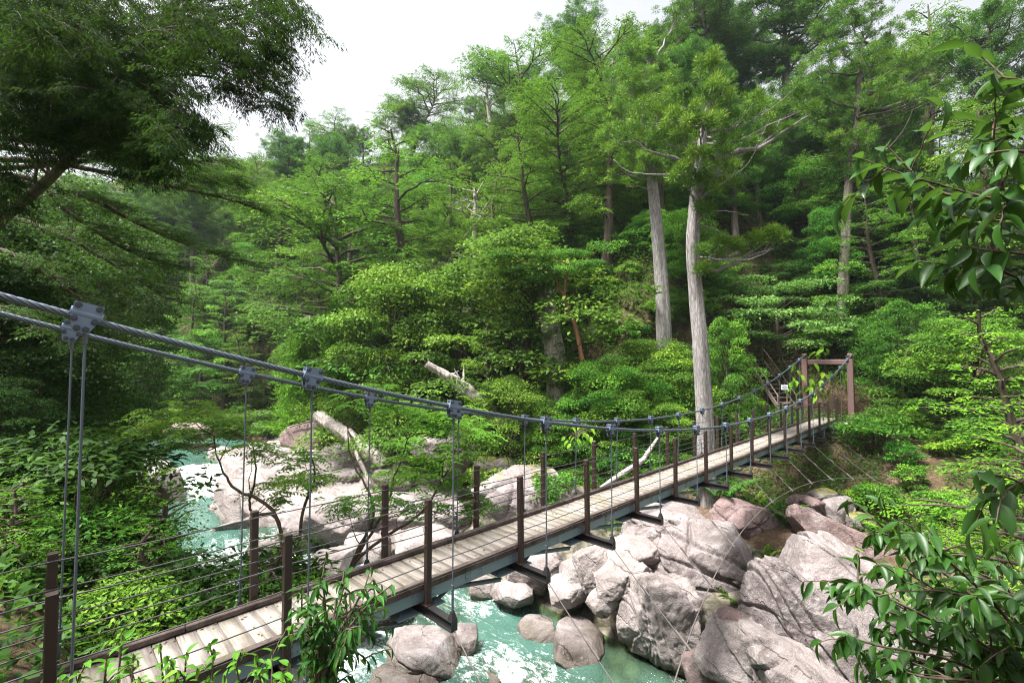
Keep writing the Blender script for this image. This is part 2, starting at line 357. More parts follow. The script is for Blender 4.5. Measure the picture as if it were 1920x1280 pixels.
sc.cycles.use_denoising = True; sc.cycles.denoiser = 'OPENIMAGEDENOISE'; sc.cycles.denoising_input_passes = 'RGB_ALBEDO_NORMAL'; sc.cycles.denoising_prefilter = 'NONE'; sc.cycles.pixel_filter_type = 'BLACKMAN_HARRIS'; sc.cycles.filter_width = 1.1; sc.cycles.sample_clamp_indirect = 4.0
sc.cycles.max_bounces = 6; sc.cycles.diffuse_bounces = 2; sc.cycles.glossy_bounces = 2; sc.cycles.transmission_bounces = 4; sc.cycles.transparent_max_bounces = 6
sc.cycles.caustics_reflective = False; sc.cycles.caustics_refractive = False

# pale valley air
hz = bpy.data.materials.new('valley_air'); hz.use_nodes = True; hn, hl = hz.node_tree.nodes, hz.node_tree.links; hn.clear()
pv = hn.new('ShaderNodeVolumePrincipled'); pv.inputs['Color'].default_value = (0.80, 0.93, 1.0, 1); pv.inputs['Density'].default_value = 0.00022; pv.inputs['Anisotropy'].default_value = 0.2
ho = hn.new('ShaderNodeOutputMaterial'); hl.new(pv.outputs[0], ho.inputs['Volume'])
b_ = MB(); b_.box((30, 120, 31.5), (1000, 900, 87)); o = b_.build('haze', hz); o['kind'] = 'stuff'
sc.cycles.volume_bounces = 0; sc.cycles.volume_step_rate = 5.0
# ------------------------------------------------------------------ terrain and river (in bridge coordinates s, t)
def river_c(t): return 9.3-0.55*np.maximum(np.asarray(t, float)-46, 0)-0.25*np.maximum(-np.asarray(t, float)-2, 0)*-1*0.0
def water_z(t):
    t = np.asarray(t, float)
    return -9.0+0.45*sstep(15, 30, t)+1.30*sstep(36.2, 38.6, t)+0.04*np.maximum(t-45, 0)
def ground(s, t):
    s = np.asarray(s, float); t = np.asarray(t, float)
    c = river_c(t); d = s-c
    wz = water_z(t)
    p = np.stack([s*0.11, t*0.11, s*0+3.1], -1); n = fbm(p, 4, 5)
    p2 = np.stack([s*0.5, t*0.5, s*0+1.7], -1); n2 = fbm(p2, 3, 9)
    bed = wz-0.75+0.35*n2
    # far side: boulder bank, bench where the tower stands, then the mountain
    foot = 31.0-12.5*sstep(7.0, 17.0, t)-3.0*sstep(-2, -20, t)
    foot = foot-9.3+c                                    # follows the bend of the river
    bench = wz+1.2+2.0*sstep(3.2, 9, d)+2.45*sstep(12, 19, d)
    bench = np.where(t > 12, bench-2.2*sstep(12, 24, t), bench)
    bench = np.minimum(bench, -3.35+0.03*np.maximum(d-20, 0)+1.2*sstep(34, 60, t))
    up = np.maximum(s-foot, 0)
    hc = 15.0+np.clip(t+2, -6, 34)*0.72+0.05*np.clip(t-32, 0, 200)
    x1 = 0.98*up; x2 = hc-0.30*np.maximum(up-hc*1.25, 0)
    k_ = 5.0; e_ = np.clip(0.5+0.5*(x2-x1)/k_, 0, 1)
    hill = bench+x2*(1-e_)+x1*e_-k_*e_*(1-e_)
    far_ = hill+n*(0.5+0.10*np.minimum(up, 30))+0.25*n2
    fside = bed+(far_-bed)*sstep(3.0, 5.6, d)
    # near side: steep bank up to the path where the camera stands
    dn = -d
    nb = wz+0.9*np.maximum(dn-4.4, 0)*1.35
    lim = -2.95+0.35*np.maximum(dn-9.3, 0)+0.45*np.maximum(dn-12.5, 0)
    near = np.minimum(nb, lim)+0.30*n+0.18*n2
    near = near+sstep(3.4, 0.5, t)*sstep(6.0, 9.0, dn)*1.25 # knoll under the camera
    nside = bed+(near-bed)*sstep(4.0, 5.4, dn)
    return np.where(d > 0, fside, nside)
def gz(s, t): return float(ground(np.array([s]), np.array([t]))[0])
def gpt(s, t): return stz(s, t, gz(s, t))

gs = np.unique(np.concatenate([np.arange(-70, -12, 3), np.arange(-12, 42, 0.5), np.arange(42, 220, 4)]))
gt = np.unique(np.concatenate([np.arange(-70, -10, 3), np.arange(-10, 52, 0.5), np.arange(52, 300, 4)]))
def grid_mesh(name, gs, gt, fz, mats, smooth=True):
    S, T = np.meshgrid(gs, gt, indexing='ij'); Z = fz(S, T)
    v = np.stack([S, T, Z], -1).reshape(-1, 3); a, b = S.shape
    i = np.arange(a-1)[:, None]*b+np.arange(b-1)[None, :]
    f = np.stack([i, i+b, i+b+1, i+1], -1).reshape(-1, 4)
    return raw_mesh(name, v, f, mats, smooth=smooth), S, T, Z
me, *_ = grid_mesh('ground', gs, gt, ground, [M['ground']])
o = link('ground', me); o.rotation_euler = (0, 0, ROT); o['kind'] = 'structure'

me, *_ = grid_mesh('river_bed', np.arange(1.5, 16.8, 0.25), np.arange(-20, 47, 0.25), lambda S, T: ground(S, T)+0.02+0.10*np.abs(fbm(np.stack([S*1.3, T*1.3, 0*S], -1), 3, 91)), [M['bed']])
o = link('river_bed', me); o.rotation_euler = (0, 0, ROT); o['kind'] = 'structure'
ws = np.concatenate([np.arange(2.0, 16.5, 0.12)]); wt = np.concatenate([np.arange(-30, 0, 0.6), np.arange(0, 46, 0.14), np.arange(46, 75, 0.6)])
def foam_f(S, T):
    base = -0.26+0*S
    # broken water where the bed drops
    base = base+0.62*sstep(15.5, 18.5, T)*sstep(29, 24, T)*sstep(13.5, 11.0, S)
    base = base+1.3*sstep(33.5, 35.8, T)*sstep(39.8, 38.6, T)*np.exp(-((S-8.0)/1.6)**2)
    base = base+0.40*sstep(12.5, 15.0, T)*sstep(21, 17, T)*sstep(12.8, 10.5, S)
    cx = 9.9; base = base+0.70*np.exp(-(((S-cx)/1.6)**2+((T-9.6)/2.6)**2))
    base = base+0.74*np.exp(-(((S-6.4)/1.8)**2+((T-14.5)/3.2)**2))
    base = base+0.70*np.exp(-(((S-13.2)/1.0)**2+((T-5.0)/1.6)**2))
    base = base+0.52*np.exp(-(((S-12.0)/1.0)**2+((T-13.6)/1.5)**2))
    return base
def wsurf(S, T):
    f = np.clip(foam_f(S, T)+0.2, 0, 1.2)
    n = fbm(np.stack([S*0.9, T*0.55, S*0+2.0], -1), 4, 31); n2 = fbm(np.stack([S*2.6, T*1.7, S*0+8.0], -1), 3, 37)
    return water_z(T)+(0.05+0.16*f)*n+(0.012+0.06*f)*n2
me, S, T, Z = grid_mesh('river', ws, wt, wsurf, [M['water']])
a = me.attributes.new('depth', 'FLOAT', 'POINT'); a.data.foreach_set('value', np.clip((Z-ground(S, T))/1.0, 0, 1).ravel().astype(np.float32))
a = me.attributes.new('foam', 'FLOAT', 'POINT'); a.data.foreach_set('value', np.clip(foam_f(S, T)+0.35, 0, 2).ravel().astype(np.float32))
o = link('river_water', me); o.rotation_euler = (0, 0, ROT); o['kind'] = 'structure'

# ------------------------------------------------------------------ the suspension bridge
SP, S0 = 1.7627, 0.1345
ZB, ZD = -3.15, -2.91                        # top of the cross beams, top of the deck
PH = 1.35                                    # post height above the cross beam
TN, TF_ = 5.207, 6.288                       # the two rows of posts
CN, CF = 4.68, 6.78                          # the two cable planes
def sn(n): return S0+SP*n
NT = 16.72; NA = -0.62                       # far and near towers
bridge = thing('suspension_bridge', tuple(stz(sn(8), 5.75, ZB)), 'long narrow suspension footbridge of brown posts and pale planks over the river', 'bridge', ROT)
BO = np.array([sn(8), 5.75, ZB])
def bl(s, t, z): return np.array([s, t, z])-BO
zc_n = np.array([-1.2, -0.62, -0.19, 0.05, 1, 2, 3, 4, 5, 6, 7, 8, 9, 10, 11, 12, 13, 14, 15, 16, 16.72])
zc_z = np.array([1.0, 0.70, 0.455, 0.315, -0.155, -0.56, -0.90, -1.17, -1.38, -1.54, -1.635, -1.665, -1.63, -1.54, -1.415, -1.215, -0.94, -0.63, -0.275, 0.14, 0.40])
co = np.polyfit(zc_n, zc_z, 6)
def cz(n): return np.polyval(co, n)
def rope(P, rad, strands, pitch, name, mat, parent, n=6):
    """a laid wire rope: helical strands round the line P"""
    P = np.asarray(P, float); T = np.gradient(P, axis=0); T /= np.linalg.norm(T, axis=1, keepdims=True)
    up = np.array([0, 0, 1.0]); A = np.cross(up, T); A /= np.linalg.norm(A, axis=1, keepdims=True); B = np.cross(T, A)
    L = np.concatenate([[0], np.cumsum(np.linalg.norm(np.diff(P, axis=0), axis=1))])
    vs, fs, o = [], [], 0
    rs = rad*(0.36 if strands > 3 else 0.5)
    for k in range(strands):
        a = 2*PI*(L/pitch+k/strands)
        Q = P+(rad-rs)*(np.cos(a)[:, None]*A+np.sin(a)[:, None]*B)
        v, f, _ = tube_np(Q, rs, n); vs.append(v); fs.append(f+o); o += len(v)
    v, f, _ = tube_np(P, rad*(0.42 if strands > 3 else 0.3), n); vs.append(v); fs.append(f+o)
    return link(name, raw_mesh(name, np.concatenate(vs), np.concatenate(fs), [mat], smooth=True), parent)
for tt in (CN, CF):
    nn = np.linspace(NA, NT, 760)
    P = np.stack([sn(nn), tt+0*nn, cz(nn)], -1)-BO
    rope(P, 0.028, 6, 0.34, 'main_cable', M['cable'], bridge)

# cross beams with outriggers, edge channels, gussets and bracing
for n in range(0, 17):
    x = sn(n); b = MB()
    b.box(bl(x, 5.75, ZB-0.006), (0.10, 2.22, 0.012)); b.box(bl(x, 5.75, ZB-0.118), (0.10, 2.22, 0.012)); b.box(bl(x, 5.75, ZB-0.062), (0.05, 2.216, 0.0995))
    for e in (4.643, 6.857): b.box(bl(x, e, ZB-0.062), (0.094, 0.008, 0.0995))
    o = b.build('cross_beam', M['dark'], bridge)
    for sg in (-1, 1):
        for s2 in (-1, 1):
            g = MB(); g.box(bl(x+s2*0.20, 5.75+sg*0.33, ZB-0.135), (0.34, 0.22, 0.012))
            for q in (0.28, 0.2): g.cyl(bl(x+s2*q, 5.75+sg*0.33, ZB-0.137), bl(x+s2*q, 5.75+sg*0.33, ZB-0.112), 0.014, 6)
            g.build('gusset_plate', M['steel'], o)
    for e, sg in ((4.68, 1), (6.82, -1)):
        k = MB()
        v = [bl(x-0.045, e-0.045, ZB), bl(x+0.045, e-0.045, ZB), bl(x+0.045, e+0.045, ZB), bl(x-0.045, e+0.045, ZB)]
        w2 = [bl(x-0.02, e-0.02, ZB+0.10), bl(x+0.02, e-0.02, ZB+0.10), bl(x+0.02, e+0.02, ZB+0.10), bl(x-0.02, e+0.02, ZB+0.10)]
        k.add(v+w2, [(0, 3, 2, 1), (4, 5, 6, 7), (0, 1, 5, 4), (1, 2, 6, 5), (2, 3, 7, 6), (3, 0, 4, 7)])
        k.build('hanger_anchor', M['dark'], o)
for n in range(0, 16):
    for (ta, tb) in ((5.42, 6.08), (6.08, 5.42)):
        a = bl(sn(n)+0.22, ta, ZB-0.165 if ta < tb else ZB-0.225); c = bl(sn(n+1)-0.22, tb, a[2]+BO[2])
        b = MB(); b.beam(a, c, 0.07, 0.008); d = (c-a)/np.linalg.norm(c-a); sd_ = np.cross((0, 0, 1.0), d)
        b.beam(a+sd_*0.031+np.array([0, 0, -0.036]), c+sd_*0.031+np.array([0, 0, -0.036]), 0.007, 0.064)
        b.build('brace', M['steel'], bridge)
for tt in (5.30, 6.20):
    b = MB(); x0, x1 = sn(-1.4), sn(16.6); L = x1-x0; cx = (x0+x1)/2
    sg = 1 if tt < 5.7 else -1
    b.box(bl(cx, tt, (ZB+0.006+ZD-0.052)/2), (L, 0.008, ZD-0.052-ZB-0.006))
    b.box(bl(cx, tt+sg*0.035, ZB+0.009), (L, 0.062, 0.008)); b.box(bl(cx, tt+sg*0.035, ZD-0.058), (L, 0.062, 0.008))
    for n in range(0, 17):
        for q in (-0.16, -0.10, 0.10, 0.16):
            for zz in (0.05, 0.12): b.cyl(bl(sn(n)+q, tt-sg*0.004, ZB+zz), bl(sn(n)+q, tt-sg*0.018, ZB+zz), 0.013, 6)
    for n in range(-1, 16):
        b.box(bl(sn(n+0.5), tt-sg*0.008, (ZB+ZD)/2-0.02), (0.34, 0.008, 0.12))
        for q in (-0.13, -0.08, 0.08, 0.13):
            for zz in (-0.05, 0.01): b.cyl(bl(sn(n+.5)+q, tt-sg*0.01, (ZB+ZD)/2+zz), bl(sn(n+.5)+q, tt-sg*0.024, (ZB+ZD)/2+zz), 0.012, 6)
    b.build('edge_channel', M['steel'], bridge)
# deck of cross planks, edge curbs
rng = np.random.default_rng(4)
vs, fs, tn = [], [], []; x = sn(-1.45); o_ = 0
while x < sn(16.62):
    wd = 0.195+rng.uniform(-0.012, 0.012); dz = rng.uniform(-0.0025, 0.0025); e0, e1 = rng.uniform(-0.012, 0.012, 2); sk = rng.uniform(-0.004, 0.004)
    P = np.array([(a_, b_, c_) for a_ in (x+0.005, x+wd-0.005) for b_ in (5.30+e0, 6.20+e1) for c_ in (ZD-0.048+dz, ZD+dz)])
    P[:, 0] += np.where(P[:, 1] > 5.7, sk, -sk)
    vs.append(P-BO); fs.append(np.array([(0, 1, 3, 2), (4, 6, 7, 5), (0, 4, 5, 1), (2, 3, 7, 6), (0, 2, 6, 4), (1, 5, 7, 3)])+o_); o_ += 8
    tn += [rng.uniform(0, 1)]*6; x += wd
link('deck', raw_mesh('deck', np.concatenate(vs), np.concatenate(fs), [M['deck']], tint=tn), bridge)
for tt, hh in ((6.185, 0.065), (5.315, 0.028)):
    b = MB(); x = sn(-1.4)
    while x < sn(16.6):
        L = min(SP*2, sn(16.6)-x); b.box(bl(x+L/2, tt+rng.uniform(-.006, .006), ZD+0.008+hh/2), (L-0.012, 0.09, hh), bev=0.008); x += L
    b.build('curb', M['curb'], bridge)
    b = MB()      # timber fascia below the plank ends
    sg = -1 if tt < 5.7 else 1; x = sn(-1.4)
    while x < sn(16.6):
        L = min(SP*1.5, sn(16.6)-x); b.box(bl(x+L/2, (5.275 if sg < 0 else 6.225), ZD-0.028+rng.uniform(-.005, .005)), (L-0.01, 0.03, 0.085), bev=0.006); x += L
    b.build('fascia_board', M['curb'], bridge)
# rail posts with bolt heads
def post_mesh(sg):
    b = MB(); b.box((0, 0, PH/2), (0.078, 0.078, PH), bev=0.006); b.box((0, 0, 0.006), (0.13, 0.13, 0.012)); return b.mesh('post', M['post'])
def bolt_mesh(sg):
    b = MB()
    for fz in (0.947, 0.753, 0.559, 0.359):
        b.cyl((0.038, 0, PH*fz), (0.054, 0, PH*fz), 0.013, 8); b.cyl((-0.038, 0, PH*fz), (-0.054, 0, PH*fz), 0.013, 8)
        b.cyl((0, sg*0.038, PH*fz), (0, sg*0.05, PH*fz), 0.011, 8)
    return b.mesh('bolt', M['wire'])
for tt, sg in ((TN, 1), (TF_, -1)):
    pm, bm_ = post_mesh(sg), bolt_mesh(sg)
    for n in range(-1, 17):
        p = link('rail_post', pm, bridge); p.location = bl(sn(n), tt, ZB); p.rotation_euler = (rng.uniform(-.008, .008), rng.uniform(-.012, .012), 0)
        q = link('bolt', bm_, p)
    for fz in (0.947, 0.753, 0.559, 0.359, 0.215):
        P = []
        for n in range(-1, 17):
            for k in range(6):
                f = k/6; P.append(bl(sn(n+f), tt+sg*0.046, ZB+PH*fz-0.05*f*(1-f)*(1+0.5*math.sin(n*2.1+fz*9))))
        P = np.array(P[:-5])
        v, fc, _ = tube_np(P, 0.0075, 6)
        link('rail_wire', raw_mesh('rail_wire', v, fc, [M['wire']], smooth=True), bridge)
# hangers with cable clamps
def clamp_mesh():
    b = MB(); poly = [(-0.085, 0.085), (0.085, 0.085), (0.085, -0.02), (0.045, -0.135), (-0.045, -0.135), (-0.085, -0.02)]
    for y in (0.030, -0.038):
        k = len(poly); v = [(px, y, pz) for px, pz in poly]+[(px, y+0.008, pz) for px, pz in poly]
        b.add(v, [tuple(range(k)), tuple(range(2*k-1, k-1, -1))]+[(i, i+k, (i+1) % k+k, (i+1) % k) for i in range(k)])
    return b.mesh('clamp', M['clamp'])
def clampbolt_mesh():
    b = MB()
    for px, pz in ((-0.06, 0.06), (0.06, 0.06), (-0.058, -0.04), (0.058, -0.04), (-0.025, -0.105), (0.025, -0.105)):
        b.cyl((px, -0.060, pz), (px, 0.060, pz), 0.0145, 6); b.cyl((px, -0.045, pz), (px, 0.045, pz), 0.022, 10)
    return b.mesh('bolt', M['bolt'])
def sleeve_mesh():
    b = MB(); b.cyl((-0.095, 0, 0.0), (0.095, 0, 0.0), 0.043, 12); return b.mesh('sleeve', M['clamp'], True)
cm, sm_, cbm = clamp_mesh(), sleeve_mesh(), clampbolt_mesh()
for tt, te in ((CN, 4.68), (CF, 6.82)):
    for n in range(0, 17):
        zt = float(cz(n)); z0 = zt-0.12; L = z0-(ZB+0.06)
        b = MB(); b.tube([(0, tt-te, L), (0, 0, 0)], 0.0095, 6); b.tube([(0, (tt-te), L), (0, (tt-te)*0.97, L-0.09)], 0.017, 8)
        b.tube([(0, 0, 0.05), (0, 0, 0.30)], 0.016, 8); b.tube([(0, 0, 0.30), (0, 0, 0.36)], 0.021, 6)
        h = b.build('hanger', M['cable'], bridge, True); h.location = bl(sn(n)+(0.09 if n == 0 else 0), te, ZB+0.06)
        sl = math.atan((cz(n+.2)-cz(n-.2))/(0.4*SP))
        c = link('clamp', cm, h); c.location = (0, tt-te, zt-(ZB+0.06)); c.rotation_euler = (0, -sl*0.85, 0)
        c3 = link('bolt', cbm, h); c3.location = c.location; c3.rotation_euler = c.rotation_euler
        c2 = link('sleeve', sm_, h); c2.location = c.location; c2.rotation_euler = (0, -sl, 0)
# towers
for nx, zb in ((NT, -3.25), (NA, -3.25)):
    for tt in (4.80, 6.86):
        b = MB(); H = 0.40-zb
        b.box((0, 0, H/2-0.10), (0.27, 0.27, H-0.20), bev=0.02)
        o = b.build('tower_post', M['tower'], bridge); o.location = bl(sn(nx)+0.14, tt, zb)
        c = MB(); c.box((0, 0, H-0.085), (0.36, 0.36, 0.03)); c.box((0, 0, H+0.0), (0.22, 0.22, 0.14), bev=0.03); c.build('saddle_cap', M['tower'], o)
        d = MB(); d.box((0, 0, 0.012), (0.44, 0.44, 0.024)); d.build('base_plate', M['tower'], o)
    b = MB(); b.box((0, 0, 0), (0.2, 1.79, 0.26), bev=0.02); o = b.build('tower_beam', M['tower'], bridge); o.location = bl(sn(nx)+0.14, 5.83, 0.02)
    b = MB(); b.box((0.55 if nx > 0 else -0.55, 0, -0.9), (1.9, 3.1, 1.8), bev=0.05); o = b.build('abutment', M['concrete'], bridge); o.location = bl(sn(nx), 5.83, zb)
# wind guys below the deck: one curved rope on each side, tied to the outriggers
for sd_ in (1, -1):
    def gp(n):
        k = (n-8.2)**2; t = 4.15-0.045*k; z = -3.80-0.032*k
        return np.array([sn(n), t if sd_ > 0 else 11.5-t, z])
    nn = np.linspace(-1.5, 17.2, 90)
    rope(np.array([gp(n) for n in nn])-BO, 0.011, 3, 0.4, 'guy_cable', M['guy'], bridge, 5)
    for n in range(1, 17):
        if n in (7,): continue
        a = bl(sn(n), 4.65 if sd_ > 0 else 6.85, ZB-0.11); c = gp(n)-BO
        b = MB(); m_ = a+(c-a)*0.45+np.array([0, 0, -0.02]); b.tube([a, m_, c], 0.0085, 6); b.tube([a+(c-a)*0.40, a+(c-a)*0.52], 0.017, 6); b.tube([a+(c-a)*0.86, c+(c-a)*0.05], 0.026, 6)
        b.build('guy_tie', M['guy'], bridge, True)
# ------------------------------------------------------------------ rocks
def ico(sub):
    bm = bmesh.new(); bmesh.ops.create_icosphere(bm, subdivisions=sub, radius=1.0); bm.verts.ensure_lookup_table()
    v = np.array([q.co[:] for q in bm.verts]); f = np.array([[q.index for q in x.verts] for x in bm.faces]); bm.free(); return v, f
ICO = {k: ico(k) for k in (3, 4, 5, 6, 7)}
def rotm(rx, ry, rz): return np.array(Matrix.Rotation(rz, 3, 'Z') @ Matrix.Rotation(ry, 3, 'Y') @ Matrix.Rotation(rx, 3, 'X'))
def rock_shape(seed, sub, planes=11, sharp=16, rough=0.06, cracks=0, size=(1, 1, 1), flat=0.0, step=0.07, cdir=None):
    """a block cut by random planes, its edges worn, split by fissures"""
    r_ = np.random.default_rng(seed); v, f = ICO[sub]
    n = r_.normal(size=(planes, 3)); n /= np.linalg.norm(n, axis=1, keepdims=True)
    base = np.array([(1, 0, 0), (-1, 0, 0), (0, 1, 0), (0, -1, 0), (0, 0, 1), (0, 0, -1)], float)+r_.normal(size=(6, 3))*0.22
    base /= np.linalg.norm(base, axis=1, keepdims=True); n = np.concatenate([base, n])
    d = np.concatenate([r_.uniform(0.72, 0.95, 6), r_.uniform(0.80, 1.15, planes)])
    sharp = sharp*1.5; q = np.maximum(v@n.T, 0)/d
    rad = (q**sharp).sum(1)**(-1.0/sharp)
    p = v*rad[:, None]*np.asarray(size)
    L = np.mean(size)
    # broken faces: planes that shear the worn block flat
    for k in range(int(14+planes*2.2)):
        m_ = r_.normal(size=3); m_ /= np.linalg.norm(m_); q = p@m_; h = q.max(); p = p-m_*np.maximum(0, q-(h-L*r_.uniform(0.02, 0.17)))[:, None]*0.96
    for k in range(cracks):
        c = (np.asarray(cdir)+r_.normal(size=3)*0.20) if cdir is not None else r_.normal(size=3)
        c = c/np.linalg.norm(c); o_ = r_.uniform(-0.75, 0.75)*L
        dist = p@c-o_+0.035*L*fbm(p/L*2.1, 3, seed+k)
        p = p*(1+step*r_.uniform(0.3, 1)*(sstep(-0.008*L, 0.008*L, dist)-0.5))[:, None]
        p = p*(1-0.075*np.exp(-(dist/(0.016*L))**2))[:, None]
    w1 = fbm(p/L*1.3+seed*3.7, 3, seed, 0.5); w2 = 1-np.abs(fbm(p/L*3.2+seed, 5, seed+50, 0.6)); w3 = fbm(p/L*13+seed, 3, seed+70, 0.6)
    p = p*(1+rough*0.55*w1+rough*0.55*(w2-0.6)+rough*0.16*w3)[:, None]
    return p, f
N_ROCK = [0]
def rock(px, py, d, hw, hh, mat='rock', roll=0.0, dr=1.0, label='', sub=5, cracks=0, planes=11, sharp=16, rough=0.07, name='boulder', group=None, yaw=0.0, cdir=None, step=0.07, cat='boulder', pitch=0.0):
    N_ROCK[0] += 1; c = at(px, py, d); k = d/F
    p, f = rock_shape(N_ROCK[0]*13+5, sub, planes, sharp, rough, cracks, (hw*k*1.08, hw*k*dr, hh*k*1.08), step=step, cdir=cdir)
    p = p@rotm(R(pitch), -R(roll), R(yaw)).T
    zb = p[:, 2].min()
    me = raw_mesh(name, p-np.array([0, 0, zb]), f, [M[mat]], smooth=True)
    o = link(name, me); o.location = (c[0], c[1], c[2]+zb); return tag(o, label, cat, group)
rk = rock
# the far bank, from the water up
rk(1302, 1100, 16.0, 108, 126, 'rock', 12, 1.0, 'huge rounded granite boulder below the bridge, tallest at the water edge', 7, 5, 9, 10, 0.055, cdir=(0.5, 0, 0.9), step=0.05)
rk(1218, 1165, 14.7, 72, 74, 'rock_w', -8, 0.8, 'pale block split by upright fissures at the foot of the huge boulder', 6, 8, 12, 16, 0.08, cdir=(1, 0.2, 0.35), step=0.12)
rk(1300, 1190, 14.6, 50, 48, 'rock', 5, 0.9, 'square grey block standing in the water under the huge boulder', 6, 4, 12)
rk(1163, 1085, 15.6, 50, 36, 'rock_w', 28, 1.0, 'long pink block leaning up against the fissured boulder', 6, 3)
rk(1172, 1048, 16.4, 66, 30, 'rock_w', 32, 0.9, 'pale tilted slab pointing up towards the deck', 6, 2)
rk(1118, 1062, 16.7, 40, 38, 'rock_w', 20, 0.9, 'pale angular boulder beside the tilted slab', 6, 2)
rk(1078, 1078, 17.0, 34, 28, 'rock_w', -10, 1.0, 'rounded pale boulder at the end of the stony shore', 5, 1)
rk(1128, 1128, 15.4, 26, 26, 'rock_w', 40, 1.0, 'small whitish stone at the water edge below the pink block', 5)
rk(1060, 1108, 16.6, 36, 20, 'rock_w', 5, 1.0, 'low flat pale stone on the waterline', 5)
rk(1018, 1062, 18.2, 40, 24, 'rock', 10, 1.0, 'low grey boulder under the middle of the bridge', 5, 1)
rk(965, 1112, 17.6, 46, 16, 'rock', 0, 1.0, 'flat grey stone ledge at the river edge under the bridge', 5)
rk(985, 1080, 18.4, 40, 20, 'rock_w', -8, 1.0, 'pale wedge stone behind the river ledge', 5)
rk(1208, 1012, 17.2, 42, 40, 'rock', 15, 1.0, 'grey boulder right under the bracing of the bridge', 6, 2)
rk(1255, 985, 17.6, 62, 34, 'rock', 8, 1.0, 'twig covered boulder top below the grey pine trunk', 6, 2)
rk(1388, 990, 17.3, 58, 48, 'rock_b', -18, 1.0, 'reddish boulder with a sharp front edge below the pine', 6, 3)
rk(1440, 992, 17.8, 40, 40, 'rock_b', -25, 1.0, 'darker reddish boulder next to the sharp edged one', 6, 2)
rk(1583, 1020, 15.6, 105, 36, 'rock_b', -27, 0.75, 'long reddish block sloping down towards the glossy leaves', 6, 2, 7, 14, 0.05)
rk(1568, 955, 18.2, 30, 29, 'rock', 10, 1.0, 'grey cube shaped stone at the end of the rough stone heap', 5, 1)
rk(1530, 948, 18.4, 24, 16, 'rock_b', -15, 1.0, 'flat stone wedged in the dark stone heap', 5)
rk(1513, 965, 18.0, 18, 15, 'rock', 0, 1.0, 'small round stone in the dark stone heap', 4)
rk(1528, 972, 17.6, 17, 12, 'rock', 12, 1.0, 'pale small stone below the wedged flat stone', 4)
rk(1548, 930, 19.0, 24, 13, 'rock_m', 0, 1.0, 'mossy flat stone on top of the dark stone heap', 4)
rk(1497, 938, 18.8, 20, 15, 'rock_b', 12, 1.0, 'dark stone at the edge of the stone heap by the rope', 4)
rk(1598, 940, 19.0, 18, 12, 'rock_m', 0, 1.0, 'small mossy stone beside the cube shaped one', 4)
rk(1612, 975, 17.6, 28, 18, 'rock_m', -12, 1.0, 'grey green stone at the top of the bare soil', 5)
rk(1610, 1140, 13.2, 165, 92, 'rock', -24, 0.8, 'giant smooth granite slab sloping down behind glossy leaves', 7, 3, 6, 9, 0.03, cdir=(0.45, 0, 0.9), step=0.03)
rk(1482, 1160, 12.5, 104, 74, 'rock', -26, 0.85, 'grey block with a white worn top in front of the giant slab', 7, 4, 8, 12, 0.05, cdir=(0.5, 0, 0.85), step=0.05)
rk(1590, 1228, 11.9, 125, 52, 'rock', -30, 0.8, 'lower slab with dark cracks in front of the giant slab', 6, 4, 9, 14, 0.05, cdir=(0.5, 0, 0.85))
rk(1412, 1228, 12.2, 86, 66, 'rock_w', -20, 0.8, 'pale cracked block at the lower corner of the slab pile', 6, 5, 11, 16, 0.06, cdir=(0.8, 0.1, 0.5), step=0.1)
rk(1530, 1290, 11.3, 150, 55, 'rock_w', -22, 0.8, 'pale pink slab at the very bottom below the cracked block', 6, 4, 9, 14, 0.05)
rk(1378, 1170, 12.7, 32, 26, 'rock_b', -8, 1.0, 'small red stone perched on the slab pile', 5, 0, 11)
rk(1312, 1262, 12.9, 26, 44, 'rock_b', 12, 1.0, 'smooth rust brown rock rising from the water', 5, 0, 8, 8, 0.04)
rk(1425, 1065, 15.2, 34, 22, 'rock_m', -20, 1.0, 'dark mossy stone in the gap between the two biggest boulders', 5)
rk(1455, 1048, 15.6, 30, 18, 'rock_b', -22, 1.0, 'dark red stone jammed under the long sloping block', 5)
rk(1360, 1205, 13.6, 30, 22, 'rock_m', 0, 1.0, 'wet dark stone in the shaded cleft above the water', 5)
rk(1330, 1195, 14.0, 24, 18, 'rock', 20, 1.0, 'small grey stone at the mouth of the shaded cleft', 4)
# stones in the river
rk(800, 1236, 14.6, 74, 38, 'rock', -6, 1.0, 'flat topped boulder with a dark underside in white water', 6, 1, 7, 14, 0.05)
rk(757, 1282, 13.6, 76, 26, 'rock', 0, 1.0, 'low grey boulder at the bottom edge in front of the flat topped one', 5, 1)
rk(872, 1200, 15.2, 26, 20, 'rock', 0, 1.0, 'small brown stone in the rapids beside the flat topped boulder', 5)
rk(1006, 1186, 16.0, 34, 26, 'rock', 10, 1.0, 'wet olive boulder half under clear water', 5, 0, 8, 9, 0.04)
rk(1088, 1206, 15.3, 52, 26, 'rock', -12, 1.2, 'broad pinkish boulder barely out of the clear shallows', 5, 1, 8, 9, 0.04)
rk(905, 1284, 13.7, 34, 16, 'rock', 0, 1.0, 'round stone cut by the bottom edge in the turquoise water', 5)
rk(718, 1118, 17.0, 54, 30, 'rock_w', 8, 1.0, 'pale boulder in the rapids behind the nearest bracing', 5)
rk(660, 1180, 15.5, 40, 25, 'rock', 0, 1.0, 'grey boulder in the rapids behind the leafy bush', 5)
rk(905, 1100, 18.5, 30, 14, 'rock', 0, 1.0, 'low wet stone at the top of the rapids under the deck', 4)
